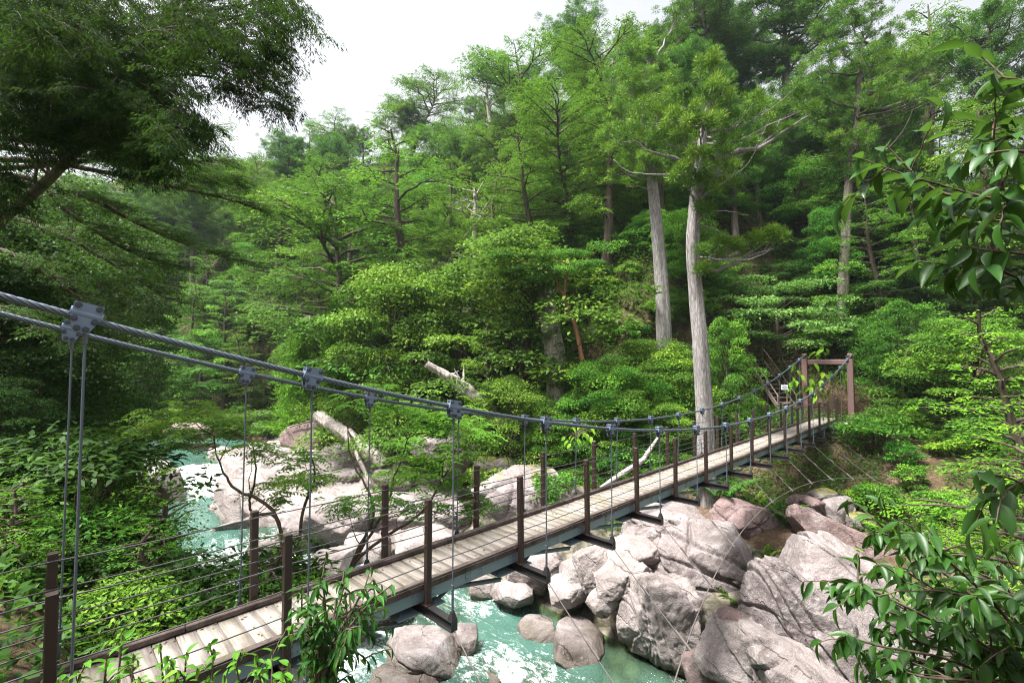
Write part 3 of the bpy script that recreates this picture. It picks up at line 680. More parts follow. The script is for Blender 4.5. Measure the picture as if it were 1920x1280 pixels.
# upstream
rk(985, 930, 21.5, 80, 54, 'rock_l', -4, 0.9, 'big grey boulder with a yellow moss cap behind the far railing', 6, 3, 10, 14, 0.05)
rk(868, 845, 27.0, 42, 44, 'rock_m', 5, 1.0, 'tall mossy boulder at the forest edge behind the bridge cables', 6, 1)
rk(812, 838, 28.5, 42, 20, 'rock', -8, 1.0, 'low pale rock between the fallen trunk and the mossy boulder', 5)
rk(578, 822, 37.0, 42, 30, 'rock_b', 22, 0.8, 'dark triangular boulder on the upstream slab', 5, 0, 5, 20, 0.04)
rk(525, 850, 36.0, 44, 12, 'rock', -8, 1.0, 'low pinkish ledge stone in front of the triangular boulder', 5)
rk(350, 812, 40.0, 40, 16, 'rock_b', 0, 1.0, 'shadowed brown boulder under branches above the small fall', 5)
rk(640, 992, 23.6, 60, 36, 'rock_w', 8, 0.9, 'pale cracked boulder on the near end of the upstream slab', 6, 3)
rk(560, 1003, 23.0, 42, 34, 'rock', -12, 0.9, 'grey boulder at the channel edge below the upstream slab', 5, 2)
rk(755, 962, 25.0, 70, 30, 'rock_w', -8, 0.9, 'long pale boulder behind the thin grey stems', 6, 2)
rk(620, 1062, 20.6, 50, 30, 'rock_w', 12, 0.9, 'pale boulder in white water behind the second far post', 5, 1)
rk(690, 1035, 21.5, 44, 24, 'rock_w', -10, 0.9, 'whitish flat boulder beside the rapids behind the far railing', 5, 1)
rk(845, 972, 23.5, 46, 30, 'rock', 10, 0.9, 'grey boulder between the pale long one and the mossy capped one', 5, 1)
rk(800, 1015, 21.0, 54, 22, 'rock_w', 5, 0.9, 'low whitish boulder right behind the deck curb', 5, 1)
rk(545, 1085, 19.4, 36, 20, 'rock', 0, 1.0, 'wet grey boulder in the rapids seen between the railing wires', 5)
rk(1070, 930, 21.0, 40, 26, 'rock_m', 0, 0.9, 'mossy stone leaning on the yellow capped boulder', 5)
rk(925, 880, 25.0, 40, 24, 'rock_m', 10, 0.9, 'dark mossy stone under the shrubs above the capped boulder', 5)
rk(650, 895, 31.0, 40, 14, 'rock_w', 5, 0.9, 'thin pale ledge stone under the bleached log', 5)
rk(740, 900, 29.0, 40, 16, 'rock_w', -6, 0.9, 'thin pale ledge stone beside the end of the bleached log', 5)
rk(470, 985, 25.5, 40, 22, 'rock_w', 5, 0.9, 'pale low boulder beside the pool under the small fall', 5, 1)
rk(500, 1035, 22.0, 36, 18, 'rock', -8, 0.9, 'grey low boulder splitting the white water upstream', 5)
rk(425, 955, 28.0, 30, 14, 'rock_w', 0, 0.9, 'flat pale stone at the tail of the upstream pool', 5)
# smaller stones lying between the boulders
rng = np.random.default_rng(11); stones = []
for k in range(46):
    t = rng.uniform(1, 20); s = 13.0+rng.uniform(0.2, 3.6)+0.25*max(0, t-14); z = gz(s, t); p = stz(s, t, z+0.05); x, y = proj(p); d = p[1]
    r0 = rng.uniform(0.16, 0.42)
    N_ROCK[0] += 1; q, f = rock_shape(900+k, 4, 9, 14, 0.06, 0, (r0*rng.uniform(1, 1.5), r0, r0*rng.uniform(.6, .9)))
    zb = q[:, 2].min(); o = link('stone', raw_mesh('stone', q-np.array([0, 0, zb]), f, [M[('rock', 'rock_w', 'rock_b', 'rock_l')[k % 4]]], smooth=True))
    o.location = (p[0], p[1], z-0.05); o.rotation_euler = (0, 0, rng.uniform(0, 6))
    tag(o, ('small grey stone', 'small pale stone', 'small reddish stone', 'small part mossy stone')[k % 4]+' lying loose between the boulders of the far bank', 'stone', ('grey', 'pale', 'reddish', 'part mossy')[k % 4]+' loose stones on the far bank')

# bedrock slab upstream with the cleft of the small fall
def slab_z(S, T):
    top = -8.55+0.105*(T-20)+0.10*(S-12)
    top = np.minimum(top, -6.65+0.03*(S-12)); top = np.where(T > 34.5, np.maximum(top, -6.95), top); top = np.where(S < 7.6, -6.75, top)
    q = np.stack([S*0.9+T*0.35, T*0.22-S*0.1, 0*S], -1)
    rd = 1-np.abs(fbm(q, 4, 71)); rd2 = 1-np.abs(fbm(np.stack([S*2.6+T*0.9, T*0.55, 0*S+4], -1), 3, 77))
    top = top+0.34*(rd-0.6)+0.13*(rd2-0.6)
    top = np.round(top/0.16)*0.10+top*0.375
    wob = 0.9*vnoise(np.stack([T*0.35, 0*T, 0*T+5], -1), 81)
    eo = 8.4+wob*0.7+2.3*sstep(27, 19, T)-1.3*sstep(25.5, 27.5, T)*sstep(35.5, 33.5, T); e1 = sstep(eo, eo+0.8, S)
    left = sstep(7.2, 6.5, S+0.4*wob)*sstep(34.5, 36.0, T)*sstep(1.5, 3.0, S)
    m = np.maximum(e1, left)*sstep(17.5, 19.2, T+0.6*wob)*sstep(44, 42.5, T)
    return -10.5+(top+10.5)*m
me, *_ = grid_mesh('bedrock_slab', np.arange(1.2, 20.5, 0.13), np.arange(17, 44.6, 0.15), slab_z, [M['rock_s']])
o = link('bedrock_slab', me); o.rotation_euler = (0, 0, ROT); tag(o, 'broad pale ribbed bedrock slab beside the small waterfall', 'rock slab')

# ------------------------------------------------------------------ fallen trunks and branches
def log(name, pts, rad, mat, label, cat='log', n=16, knots=3, seed=0, moss=False):
    """trunk along points given in space: fluted, with broken ends and branch stubs"""
    P = np.array(pts, float); tt = np.linspace(0, 1, len(P)); T = np.linspace(0, 1, 60)
    Q = np.stack([np.interp(T, tt, P[:, k]) for k in range(3)], 1); r = np.interp(T, tt, rad)
    v, f, caps = tube_np(Q, r, 28); ax = np.repeat(Q, 28, 0); dv = v-ax
    v = ax+dv*(1+0.16*fbm(v*np.array([3., 3., 3.])+seed, 4, seed+3)[:, None]+0.10*vnoise(dv/np.linalg.norm(dv, axis=1, keepdims=True)*4+np.repeat(T, 28)[:, None]*2, seed)[:, None])
    for i in range(28):            # splintered ends
        v[i] -= (Q[1]-Q[0])/np.linalg.norm(Q[1]-Q[0])*rad[0]*1.6*abs(math.sin(i*1.7+seed)); v[-28+i] += (Q[-1]-Q[-2])/np.linalg.norm(Q[-1]-Q[-2])*rad[-1]*0.9*abs(math.sin(i*2.3))
    root = thing(name, tuple(Q[30]), label, cat)
    b = MB(); b.add(v-Q[30], [tuple(q) for q in f]+[tuple(caps[0]), tuple(caps[1])]); b.build('trunk', M[mat], root, True)
    r_ = np.random.default_rng(seed+5)
    for k in range(knots):
        i = r_.integers(8, 52); a = Q[i]-Q[30]; dr = r_.normal(size=3); dr[2] = abs(dr[2]); dr /= np.linalg.norm(dr); L = r[i]*r_.uniform(2.0, 5)
        b = MB(); b.tube([a, a+dr*L*0.6, a+dr*L+np.array([0, 0, 0.1*L])], [r[i]*0.28, r[i]*0.18, 0.01], 7); b.build('branch_stub', M[mat], root, True)
    return root
log('fallen_log', [at(806, 686, 25), at(850, 712, 25.4), at(893, 748, 25.8), at(935, 790, 26.2)], [0.17, 0.30, 0.38, 0.40], 'deadwood', 'broken grey trunk sticking out of the shrubs above the bridge cables', knots=4, seed=2)
log('fallen_log', [at(606, 786, 32), at(650, 815, 31), at(690, 845, 30), at(718, 868, 29.5)], [0.42, 0.46, 0.44, 0.34], 'deadwood', 'thick bleached log lying down towards the upstream slab', knots=2, seed=4)
log('fallen_branch', [at(664, 843, 29), at(680, 875, 28.4), at(694, 905, 28)], [0.10, 0.13, 0.08], 'deadwood', 'splintered pale plank of wood below the bleached log', 'branch', knots=0, seed=6)
log('fallen_branch', [at(1128, 912, 17), at(1175, 882, 17.2), at(1206, 862, 17.5), at(1232, 822, 18)], [0.05, 0.10, 0.09, 0.05], 'deadwood', 'bare whitish branch behind the far railing near the mossy boulder', 'branch', knots=3, seed=8)
log('fallen_branch', [at(545, 800, 36), at(580, 790, 36), at(615, 780, 36)], [0.04, 0.06, 0.03], 'bark_dark', 'thin dark branch above the triangular boulder', 'branch', knots=1, seed=9)

# ------------------------------------------------------------------ steps, rails and notice beyond the far tower
sb = at(1478, 768, 26.6); stp = at(1413, 672, 29.6)
root = thing('wooden_stairs', tuple(sb), 'weathered wooden steps climbing the bank behind the far tower', 'stairs')
ax = stp-sb; hx = np.array([ax[0], ax[1], 0]); hx /= np.linalg.norm(hx); side = np.cross((0, 0, 1.0), hx)
for q in (-0.52, 0.52):
    b = MB(); b.beam(side*q, side*q+ax, 0.07, 0.22); b.build('stringer', M['oldwood'], root)
    b = MB(); b.tube([side*q*1.1+np.array([0, 0, 0.75]), side*q*1.1+ax+np.array([0, 0, 0.75])], 0.035, 8)
    for f in (0.02, 0.33, 0.66, 0.98): b.tube([side*q*1.1+ax*f, side*q*1.1+ax*f+np.array([0, 0, 0.78])], 0.04, 8)
    b.build('handrail', M['oldwood'], root)
for k in range(12):
    f = (k+0.5)/12; b = MB(); c = ax*f; b.box(c+np.array([0, 0, 0.03]), (0.28, 0.96, 0.05), np.stack([hx, side, (0, 0, 1)], 1)); b.build('step', M['oldwood'], root)
def rail_fence(pts, label, h=0.95, rails=(0.35, 0.62, 0.88), r=0.035):
    root = thing('rail_fence', tuple(pts[0]), label, 'fence')
    for p in pts: b = MB(); b.tube([p-pts[0]-np.array([0, 0, .3]), p-pts[0]+np.array([0, 0, h])], 0.05, 8); b.build('fence_post', M['oldwood'], root)
    for z in rails:
        b = MB(); b.tube([p-pts[0]+np.array([0, 0, z+0.02*math.sin(i*5+z*9)]) for i, p in enumerate(pts)], r, 8); b.build('rail', M['oldwood'], root)
rail_fence([at(1456, 790, 26), at(1482, 785, 26.2), at(1512, 780, 26.6), at(1548, 785, 27)], 'low round rail fence between the steps and the far tower', 0.95)
rail_fence([at(1650, 790, 25), at(1693, 795, 24.8), at(1740, 798, 24.6)], 'low wooden rail fence on the dark slope beyond the tower', 0.8, (0.35, 0.66))
b = MB(); p0 = at(1697, 800, 24.3); p1 = at(1692, 708, 24.3); b.tube([(0, 0, -0.3), (p1-p0)*0.5+np.array([0.02, 0, 0]), p1-p0], [0.06, 0.055, 0.045], 10)
o = b.build('wooden_stake', M['oldwood'], None, True); o.location = tuple(p0); tag(o, 'lone upright wooden stake beside the rail fence', 'stake')
p0 = at(1472, 765, 25.6); root = thing('notice_board', tuple(p0), 'small white notice on a post between the steps and the tower', 'sign')
h = at(1472, 726, 25.6)[2]-p0[2]
b = MB(); b.box((0.14, 0.03, h*0.5-0.2), (0.05, 0.05, h+0.6)); b.build('post', M['oldwood'], root)
b = MB(); b.box((0, 0, h), (0.36, 0.025, 0.26), bev=0.004); pl = b.build('panel', M['sign'], root)
b = MB()
for zz, ww in ((0.075, 0.20), (0.03, 0.28), (-0.005, 0.26), (-0.04, 0.28), (-0.075, 0.16)):
    x = -ww/2
    while x < ww/2: 
        l = 0.012+0.02*abs(math.sin(x*91+zz*50)); b.box((x+l/2, -0.0135, h+zz), (l, 0.002, 0.014)); x += l+0.008
b.build('lettering', M['ink'], pl)
# ------------------------------------------------------------------ leaves: three greens each, the third for fresh growth
M['lf_hem'] = m_leaf('hemlock_needles', (0.0212, 0.0683, 0.0088), (0.0850, 0.1952, 0.0176), (0.2360, 0.3660, 0.0264), 0.24, objvar=0.08)
M['lf_tuft'] = m_leaf('cedar_needles', (0.0165, 0.0610, 0.0110), (0.0637, 0.1708, 0.0198), (0.1829, 0.3233, 0.0286), 0.20, objvar=0.07)
M['lf_broad'] = m_leaf('broad_leaves', (0.0212, 0.0708, 0.0099), (0.0802, 0.2050, 0.0187), (0.2419, 0.3965, 0.0286), 0.28, objvar=0.10)
M['lf_pale'] = m_leaf('pale_leaves', (0.042, 0.092, 0.026), (0.100, 0.185, 0.042), (0.20, 0.31, 0.075), 0.28)
M['lf_shrub'] = m_leaf('shrub_leaves', (0.0177, 0.0659, 0.0088), (0.0708, 0.1976, 0.0165), (0.2242, 0.4026, 0.0264), 0.28, objvar=0.10)
M['lf_bright'] = m_leaf('fresh_leaves', (0.05, 0.15, 0.008), (0.12, 0.28, 0.016), (0.28, 0.42, 0.03), 0.40, objvar=0.05)
M['lf_dark'] = m_leaf('shade_leaves', (0.006, 0.021, 0.005), (0.015, 0.050, 0.008), (0.045, 0.12, 0.012), 0.20)  # dark evergreen leaves; on the right slope their tone stands for canopy shade
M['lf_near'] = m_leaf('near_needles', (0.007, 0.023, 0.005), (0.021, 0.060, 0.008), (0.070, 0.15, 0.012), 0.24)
M['lf_gloss'] = m_leaf('glossy_leaves', (0.007, 0.030, 0.007), (0.014, 0.058, 0.008), (0.05, 0.15, 0.011), 0.20, 0.42, 0.03, 0.32)
M['lf_pinn'] = m_leaf('compound_leaves', (0.045, 0.13, 0.012), (0.095, 0.23, 0.018), (0.21, 0.36, 0.025), 0.42, objvar=0.04)
M['lf_ground'] = m_leaf('ground_leaves', (0.0153, 0.0586, 0.0088), (0.0566, 0.1562, 0.0143), (0.1888, 0.3538, 0.0220), 0.28)
M['bark_mid'] = m_bark('bark_mid', (0.045, 0.036, 0.031), (0.17, 0.145, 0.128), 8, 0.9, 0.7)

def unit(a): return a/(np.linalg.norm(a, axis=-1, keepdims=True)+1e-9)
class LF:
    """leaf collector: every leaf a pointed four-cornered blade"""
    def __init__(s): s.c = []; s.d = []; s.n = []; s.L = []; s.W = []; s.t = []
    def add(s, c, d, n, L, W, t):
        k = len(c); s.c.append(c); s.d.append(unit(d)); s.n.append(n*np.ones((k, 3))); s.L.append(L*np.ones(k)); s.W.append(W*np.ones(k)); s.t.append(np.clip(t*np.ones(k), 0, 1))
    def count(s): return sum(len(x) for x in s.c)
    def mesh(s, name, mat):
        c, d, n, L, W, t = (np.concatenate(x) for x in (s.c, s.d, s.n, s.L, s.W, s.t))
        sd_ = unit(np.cross(d, n)); up = np.cross(sd_, d)
        L = L[:, None]; W = W[:, None]
        v = np.stack([c, c+d*L*0.42+sd_*W*0.5+up*W*0.12, c+d*L-up*L*0.10, c+d*L*0.42-sd_*W*0.5+up*W*0.12], 1).reshape(-1, 3)
        f = np.arange(len(c)*4).reshape(-1, 4)
        return raw_mesh(name, v, f, [mat], tint=t)
class WD:
    """wood collector: tapering limbs in one mesh"""
    def __init__(s): s.v = []; s.f = []; s.o = 0
    def limb(s, pts, r, n=6):
        v, f, _ = tube_np(pts, r, n); s.v.append(v); s.f.append(f+s.o); s.o += len(v)
    def mesh(s, name, mat): return raw_mesh(name, np.concatenate(s.v), np.concatenate(s.f), [mat], smooth=True)
def curve(a, b, sag=0.0, n=7, rng=None, wob=0.0):
    t = np.linspace(0, 1, n)[:, None]; p = a+(b-a)*t; p[:, 2] += sag*4*(t*(1-t))[:, 0]*np.linalg.norm(b-a)
    if rng is not None and wob > 0:
        q = rng.normal(size=(n, 3))*wob*np.linalg.norm(b-a); q[0] = 0; q[-1] = 0; p = p+q
    return p
def wobble_trunk(rng, H, lean, wob, n=12):
    t = np.linspace(0, 1, n); a = np.cumsum(rng.normal(size=(n, 2))*wob, 0); a -= a[0]
    return np.stack([lean[0]*t+a[:, 0], lean[1]*t+a[:, 1], H*t], 1)
def on_path(P, f):
    t = np.linspace(0, 1, len(P)); return np.array([np.interp(f, t, P[:, k]) for k in range(3)])

def spray(lf, rng, P, width, dens, size, tint, droop=0.25, jit=0.35, wr=0.36):
    """flat fan of needles on both sides of the branch P: side twigs, each feathered with needles"""
    n = len(P); L = np.linalg.norm(P[-1]-P[0])
    k = max(5, int(L*dens)); f = np.sort(rng.uniform(0.22, 1.0, k))
    t = np.linspace(0, 1, n); base = np.stack([np.interp(f, t, P[:, j]) for j in range(3)], 1)
    dirb = unit(P[-1]-P[0]); side = unit(np.cross(dirb, (0, 0, 1.0)))
    sg = np.where(np.arange(k) % 2 == 0, 1.0, -1.0)[:, None]
    tl = width*(1.05-0.65*np.abs(f-0.45)*1.3)*rng.uniform(0.55, 1.15, k)
    td = unit(dirb*rng.uniform(0.45, 1.0, k)[:, None]+side*sg+rng.normal(size=(k, 3))*0.12)
    m = max(5, int(width*dens*1.15))
    g = rng.uniform(0.05, 1, (k, m)); c = base[:, None, :]+td[:, None, :]*(g*tl[:, None])[..., None]
    c[..., 2] -= droop*(g*tl[:, None])**2
    c = c+rng.normal(size=c.shape)*size*0.28
    s2 = np.where(rng.uniform(size=(k, m)) < 0.5, 1.0, -1.0)[..., None]; perp = unit(np.cross(td, (0, 0, 1.0)))[:, None, :]
    d = unit(td[:, None, :]+perp*s2*rng.uniform(0.3, 1.1, (k, m))[..., None]+rng.normal(size=c.shape)*0.22-np.array([0, 0, droop*0.8]))
    nn = unit(np.array([0, 0, 1.0])+rng.normal(size=c.shape)*jit)
    tt = tint+0.22*g+rng.normal(size=g.shape)*0.10
    lf.add(c.reshape(-1, 3), d.reshape(-1, 3), nn.reshape(-1, 3), size*rng.uniform(0.7, 1.3, k*m), size*wr, tt.ravel())
def tuft(lf, rng, c, r, n, L, W, tint, up=0.6):
    """round tuft of needles pointing out and up"""
    d = unit(rng.normal(size=(n, 3))+np.array([0, 0, up])); p = c+d*r*rng.uniform(0.1, 0.75, n)[:, None]
    lf.add(p, d+rng.normal(size=(n, 3))*0.18, unit(rng.normal(size=(n, 3))+np.array([0, 0, 0.6])), L*rng.uniform(0.7, 1.2, n), W, tint+0.25*(d[:, 2]*0.5)+rng.normal(size=n)*0.10)
def clump(lf, rng, c, r, flat, n, L, W, tint, jit=0.5, shell=0.55):
    """leafy clump: leaves through a flattened ball, thickest near its surface, blades mostly face up"""
    d = unit(rng.normal(size=(n, 3))); d[:, 2] = np.where(rng.uniform(size=n) < 0.72, np.abs(d[:, 2]), d[:, 2])
    rr = (shell+(1-shell)*rng.uniform(size=n))*r
    p = c+d*rr[:, None]*np.array([1, 1, flat])+rng.normal(size=(n, 3))*0.05*r
    out = d*np.array([1, 1, 0.15])
    nn = unit(np.array([0, 0, 1.0])+d*0.45+rng.normal(size=(n, 3))*jit)
    dd = unit(out+rng.normal(size=(n, 3))*0.5+np.array([0, 0, -0.25]))
    lf.add(p, dd, nn, L*rng.uniform(0.7, 1.3, n), W*rng.uniform(0.8, 1.2, n), tint+rng.normal(size=n)*0.13)

def g_hemlock(seed, H=13.0, Rm=3.4, cb=0.20, flat=False, size=0.16, dens=9.6, mat='lf_hem', bark='bark_dark'):
    rng = np.random.default_rng(seed); wd, lf = WD(), LF()
    T = wobble_trunk(rng, H, rng.normal(size=2)*0.9, 0.10); r0 = 0.021*H+0.05
    wd.limb(np.concatenate([[T[0]-np.array([0, 0, 1.2])], T]), np.concatenate([[r0*1.35], np.interp(np.linspace(0, 1, len(T)), [0, 0.12, 1], [r0*1.1, r0*0.85, 0.03])]), 10)
    z = cb; az = rng.uniform(0, 6)
    while z < 0.995:
        prof = (1-z)/(1-cb)
        if flat: L = Rm*(0.62+0.55*math.sin(min(1, prof*1.6)*PI*0.62))*rng.uniform(0.55, 1.15)
        else: L = Rm*(0.22+0.95*prof**0.75)*rng.uniform(0.55, 1.15)
        if prof > 0.9: L *= rng.uniform(0.3, 0.9)
        az += 2.4+rng.normal()*0.45; a = on_path(T, z); el = (0.42-0.55*prof+rng.normal()*0.13)
        if flat: el += 0.12
        d = np.array([math.cos(az)*math.cos(el), math.sin(az)*math.cos(el), math.sin(el)])
        P = curve(a, a+d*L, 0.05, 8, rng, 0.012); P[:, 2] -= 0.05*L*np.linspace(0, 1, 8)**2
        wd.limb(P, np.linspace(0.018*L+0.02, 0.008, 8), 5)
        tb = rng.uniform(0.12, 0.60)
        spray(lf, rng, P, 0.36*L+0.40, dens, size, tb)
        for q in range(int(L/1.1)):        # forks
            f = rng.uniform(0.3, 0.8); b0 = on_path(P, f); a2 = az+rng.choice([-1, 1])*rng.uniform(0.45, 0.95); l2 = L*(1-f)*rng.uniform(0.7, 1.1)+0.25
            P2 = curve(b0, b0+np.array([math.cos(a2), math.sin(a2), el*0.5+rng.normal()*0.12])*l2, 0.04, 6)
            wd.limb(P2, np.linspace(0.012*L+0.01, 0.006, 6), 4); spray(lf, rng, P2, 0.34*l2+0.32, dens, size, tb+rng.normal()*0.07)
        z += rng.uniform(0.013, 0.029)
    return wd.mesh('trunk', M[bark]), lf.mesh('crown', M[mat])
def g_tuft(seed, H=14.0, Rm=3.2, cb=0.36, mat='lf_tuft', bark='bark_mid', nl=50, L=0.32):
    rng = np.random.default_rng(seed); wd, lf = WD(), LF()
    T = wobble_trunk(rng, H, rng.normal(size=2)*0.5, 0.06); r0 = 0.024*H
    wd.limb(np.concatenate([[T[0]-np.array([0, 0, 1.2])], T]), np.concatenate([[r0*1.2], np.interp(np.linspace(0, 1, len(T)), [0, 0.12, 0.6, 1], [r0*1.05, r0*0.9, r0*0.6, 0.04])]), 12)
    for i in range(nl):
        z = cb+(1-cb)*((i+rng.uniform(0, 1))/nl)**0.9; z = min(z, 0.99); prof = (1-z)/(1-cb)
        l = Rm*(0.30+0.85*math.sin(PI*min(1, prof*0.8+0.12)))*rng.uniform(0.5, 1.15); az = i*2.4+rng.normal()*0.5
        el = 0.15+0.5*(1-prof)+rng.normal()*0.2; a = on_path(T, z); d = np.array([math.cos(az)*math.cos(el), math.sin(az)*math.cos(el), math.sin(el)])
        P = curve(a, a+d*l, -0.10, 8, rng, 0.02); wd.limb(P, np.linspace(0.02*l+0.02, 0.012, 8), 5)
        tb = rng.uniform(0.15, 0.5)
        for q in range(int(4+l*3.2)):
            f = rng.uniform(0.30, 1.0)**0.7; c = on_path(P, f)+rng.normal(size=3)*np.array([0.34, 0.34, 0.14])*(0.5+0.35*l)+np.array([0, 0, 0.22])
            tuft(lf, rng, c, rng.uniform(0.30, 0.46), 120, L*0.62, L*0.095, tb+rng.normal()*0.12)
    return wd.mesh('trunk', M[bark]), lf.mesh('crown', M[mat])
def g_broad(seed, H=7.0, Rm=2.8, nc=60, per=260, L=0.17, W=0.085, flat=0.38, mat='lf_broad', bark='bark_dark', cb=0.35):
    rng = np.random.default_rng(seed); wd, lf = WD(), LF()
    T = wobble_trunk(rng, H*0.75, rng.normal(size=2)*0.7, 0.12, 8); r0 = 0.02*H+0.03
    wd.limb(np.concatenate([[T[0]-np.array([0, 0, 1.0])], T]), np.linspace(r0*1.3, 0.03, len(T)+1), 8)
    for i in range(nc):
        u_ = rng.uniform(0, 1); hz = cb+(1-cb)*u_; rr = Rm*math.sqrt(max(0.05, 1-((hz-cb-0.12)/(1-cb-0.08))**2))*math.sqrt(rng.uniform(0.12, 1)); az = rng.uniform(0, 2*PI)
        tp = on_path(T, min(1, hz)); c = np.array([tp[0]+rr*math.cos(az), tp[1]+rr*math.sin(az), H*hz+rng.normal()*0.15])
        a = on_path(T, max(0.2, min(0.98, (hz-0.18)/0.75*0.9))); wd.limb(curve(a, c-np.array([0, 0, 0.12]), -0.06, 6, rng, 0.03), np.linspace(0.035, 0.008, 6), 4)
        clump(lf, rng, c, rng.uniform(0.50, 1.05)*Rm/2.8, flat*rng.uniform(0.7, 1.3), int(per*1.35*rng.uniform(0.7, 1.2)), L, W, rng.uniform(0.08, 0.68), 0.6, 0.72)
    return wd.mesh('trunk', M[bark]), lf.mesh('crown', M[mat])
def g_shrub(seed, Rm=1.2, H=1.5, nc=20, per=150, L=0.13, W=0.06, mat='lf_shrub', flat=0.5):
    rng = np.random.default_rng(seed); wd, lf = WD(), LF()
    for i in range(nc):
        az = rng.uniform(0, 2*PI); hz = rng.uniform(0.15, 1)**0.8; rr = Rm*math.sqrt(rng.uniform(0.02, 1))*math.sqrt(max(0.1, 1-hz*hz*0.75)); c = np.array([rr*math.cos(az), rr*math.sin(az), H*hz])
        wd.limb(curve(np.array([c[0]*.15, c[1]*.15, -0.4]), c, 0.08, 6, rng, 0.02), np.linspace(0.025, 0.006, 6), 4)
        clump(lf, rng, c, rng.uniform(0.3, 0.5)*Rm/1.2, flat*rng.uniform(0.8, 1.5), int(per*rng.uniform(0.7, 1.2)), L, W, rng.uniform(0.15, 0.65), 0.55, 0.3)
    return wd.mesh('stems', M['twig']), lf.mesh('leaves', M[mat])
def g_fern(seed, nf=14, Lf=0.7, mat='lf_shrub'):
    rng = np.random.default_rng(seed); wd, lf = WD(), LF()
    for i in range(nf):
        az = i*2.4+rng.normal()*.3; l = Lf*rng.uniform(.7, 1.2); d = np.array([math.cos(az), math.sin(az), 0.9]); P = curve(np.zeros(3)-np.array([0, 0, .1]), d*l*np.array([1, 1, 0.55]), 0.18, 10)
        wd.limb(P, np.linspace(0.008, 0.002, 10), 4)
        f = np.linspace(0.2, 1, 22); sd_ = np.array([-math.sin(az), math.cos(az), 0])
        for sg in (-1, 1):
            c = np.stack([np.interp(f, np.linspace(0, 1, 10), P[:, j]) for j in range(3)], 1)
            lf.add(c, sd_*sg+np.array([math.cos(az), math.sin(az), -0.15])*0.4+rng.normal(size=(22, 3))*.1, np.array([0, 0, 1.0])+rng.normal(size=(22, 3))*.2, l*0.30*(1.05-f), 0.045, rng.uniform(.2, .7)+rng.normal(size=22)*.08)
    return wd.mesh('stems', M['twig']), lf.mesh('leaves', M[mat])
def g_cone(seed, H=4.0, Rm=0.9, mat='lf_bright'):
    rng = np.random.default_rng(seed); wd, lf = WD(), LF(); wd.limb(np.array([[0, 0, -.4], [0, 0, H*.5], [0, 0, H]]), [0.06, 0.04, 0.01], 6)
    for i in range(90):
        z = (i+rng.uniform(0, 1))/90; l = Rm*(1.02-z)**0.8*rng.uniform(.7, 1.1); az = i*2.4; a = np.array([0, 0, H*(0.05+0.93*z)]); d = np.array([math.cos(az), math.sin(az), 0.55])
        P = curve(a, a+d*l, -0.06, 5)
        for q in range(int(4+l*9)):
            tuft(lf, rng, on_path(P, rng.uniform(.2, 1))+rng.normal(size=3)*.07, 0.14, 12, 0.15, 0.03, rng.uniform(.1, .6), 0.9)
    return wd.mesh('trunk', M['bark_dark']), lf.mesh('crown', M[mat])
def g_snag(seed, H=11.0):
    rng = np.random.default_rng(seed); wd, wb = WD(), WD(); T = wobble_trunk(rng, H, rng.normal(size=2)*0.6, 0.07); wd.limb(np.concatenate([[T[0]-np.array([0, 0, 1])], T]), np.linspace(0.30, 0.03, len(T)+1), 8)
    for i in range(16):
        z = rng.uniform(0.4, 0.97); a = on_path(T, z); az = rng.uniform(0, 6.28); l = rng.uniform(1.0, 3.2)*(1.2-z); b_ = a+np.array([math.cos(az), math.sin(az), rng.uniform(-0.1, 0.6)])*l
        P = curve(a, b_, 0.06, 6, rng, 0.05); wb.limb(P, np.linspace(0.06, 0.012, 6), 5)
        for q in range(3):
            f = rng.uniform(.4, .9); p = on_path(P, f); wb.limb(curve(p, p+rng.normal(size=3)*0.45+np.array([0, 0, .15]), 0, 4), np.linspace(0.025, 0.006, 4), 4)
    return wd.mesh('trunk', M['deadwood']), wb.mesh('bare_branches', M['deadwood'])

PROTO = {}
def proto(kind, gens): PROTO[kind] = gens
proto('hemlock', [g_hemlock(1), g_hemlock(2, 14.5, 3.2, 0.26), g_hemlock(3, 12, 3.8, 0.18)])
proto('flat', [g_hemlock(11, 12, 3.9, 0.36, True), g_hemlock(12, 13, 3.4, 0.48, True), g_hemlock(13, 11, 4.2, 0.34, True)])
proto('tuft', [g_tuft(21), g_tuft(22, 15, 2.7, 0.38), g_tuft(23, 13, 3.3, 0.5)])
proto('broad', [g_broad(31, cb=0.16, nc=66, per=430, L=0.115, W=0.055, flat=0.6), g_broad(32, 8, 3.0, 68, cb=0.14, flat=0.75, L=0.14, W=0.07), g_broad(33, 6, 3.1, 60, 430, 0.12, 0.058, 0.42, cb=0.2), g_broad(34, 7.5, 2.5, 62, 300, 0.13, 0.06, 0.8, cb=0.12, mat='lf_shrub')])
proto('shade', [g_broad(37, 6.5, 2.9, 62, 300, 0.14, 0.07, 0.55, 'lf_dark', cb=0.1), g_broad(38, 5.5, 3.1, 58, 300, 0.13, 0.06, 0.4, 'lf_dark', cb=0.1)])  # broadleaf trees with leaf colour darkened to imitate shade from overhanging canopy
proto('pale', [g_broad(35, 6.5, 3.0, 56, 260, 0.16, 0.07, 0.28, 'lf_pale'), g_broad(36, 5.5, 2.6, 46, 260, 0.16, 0.07, 0.34, 'lf_pale')])
proto('shrub', [g_shrub(41), g_shrub(42, 1.4, 1.4, 24), g_shrub(43, 1.0, 1.8, 20), g_shrub(44, 1.3, 1.2, 22, 150, 0.11, 0.05, 'lf_pale')])
proto('bright', [g_shrub(51, 0.8, 1.0, 12, 120, 0.13, 0.065, 'lf_bright', 0.35), g_shrub(52, 1.1, 1.3, 16, 120, 0.12, 0.06, 'lf_bright', 0.35)])
proto('fern', [g_fern(61), g_fern(62, 10, 0.55), g_fern(63, 12, 0.6, 'lf_bright')])
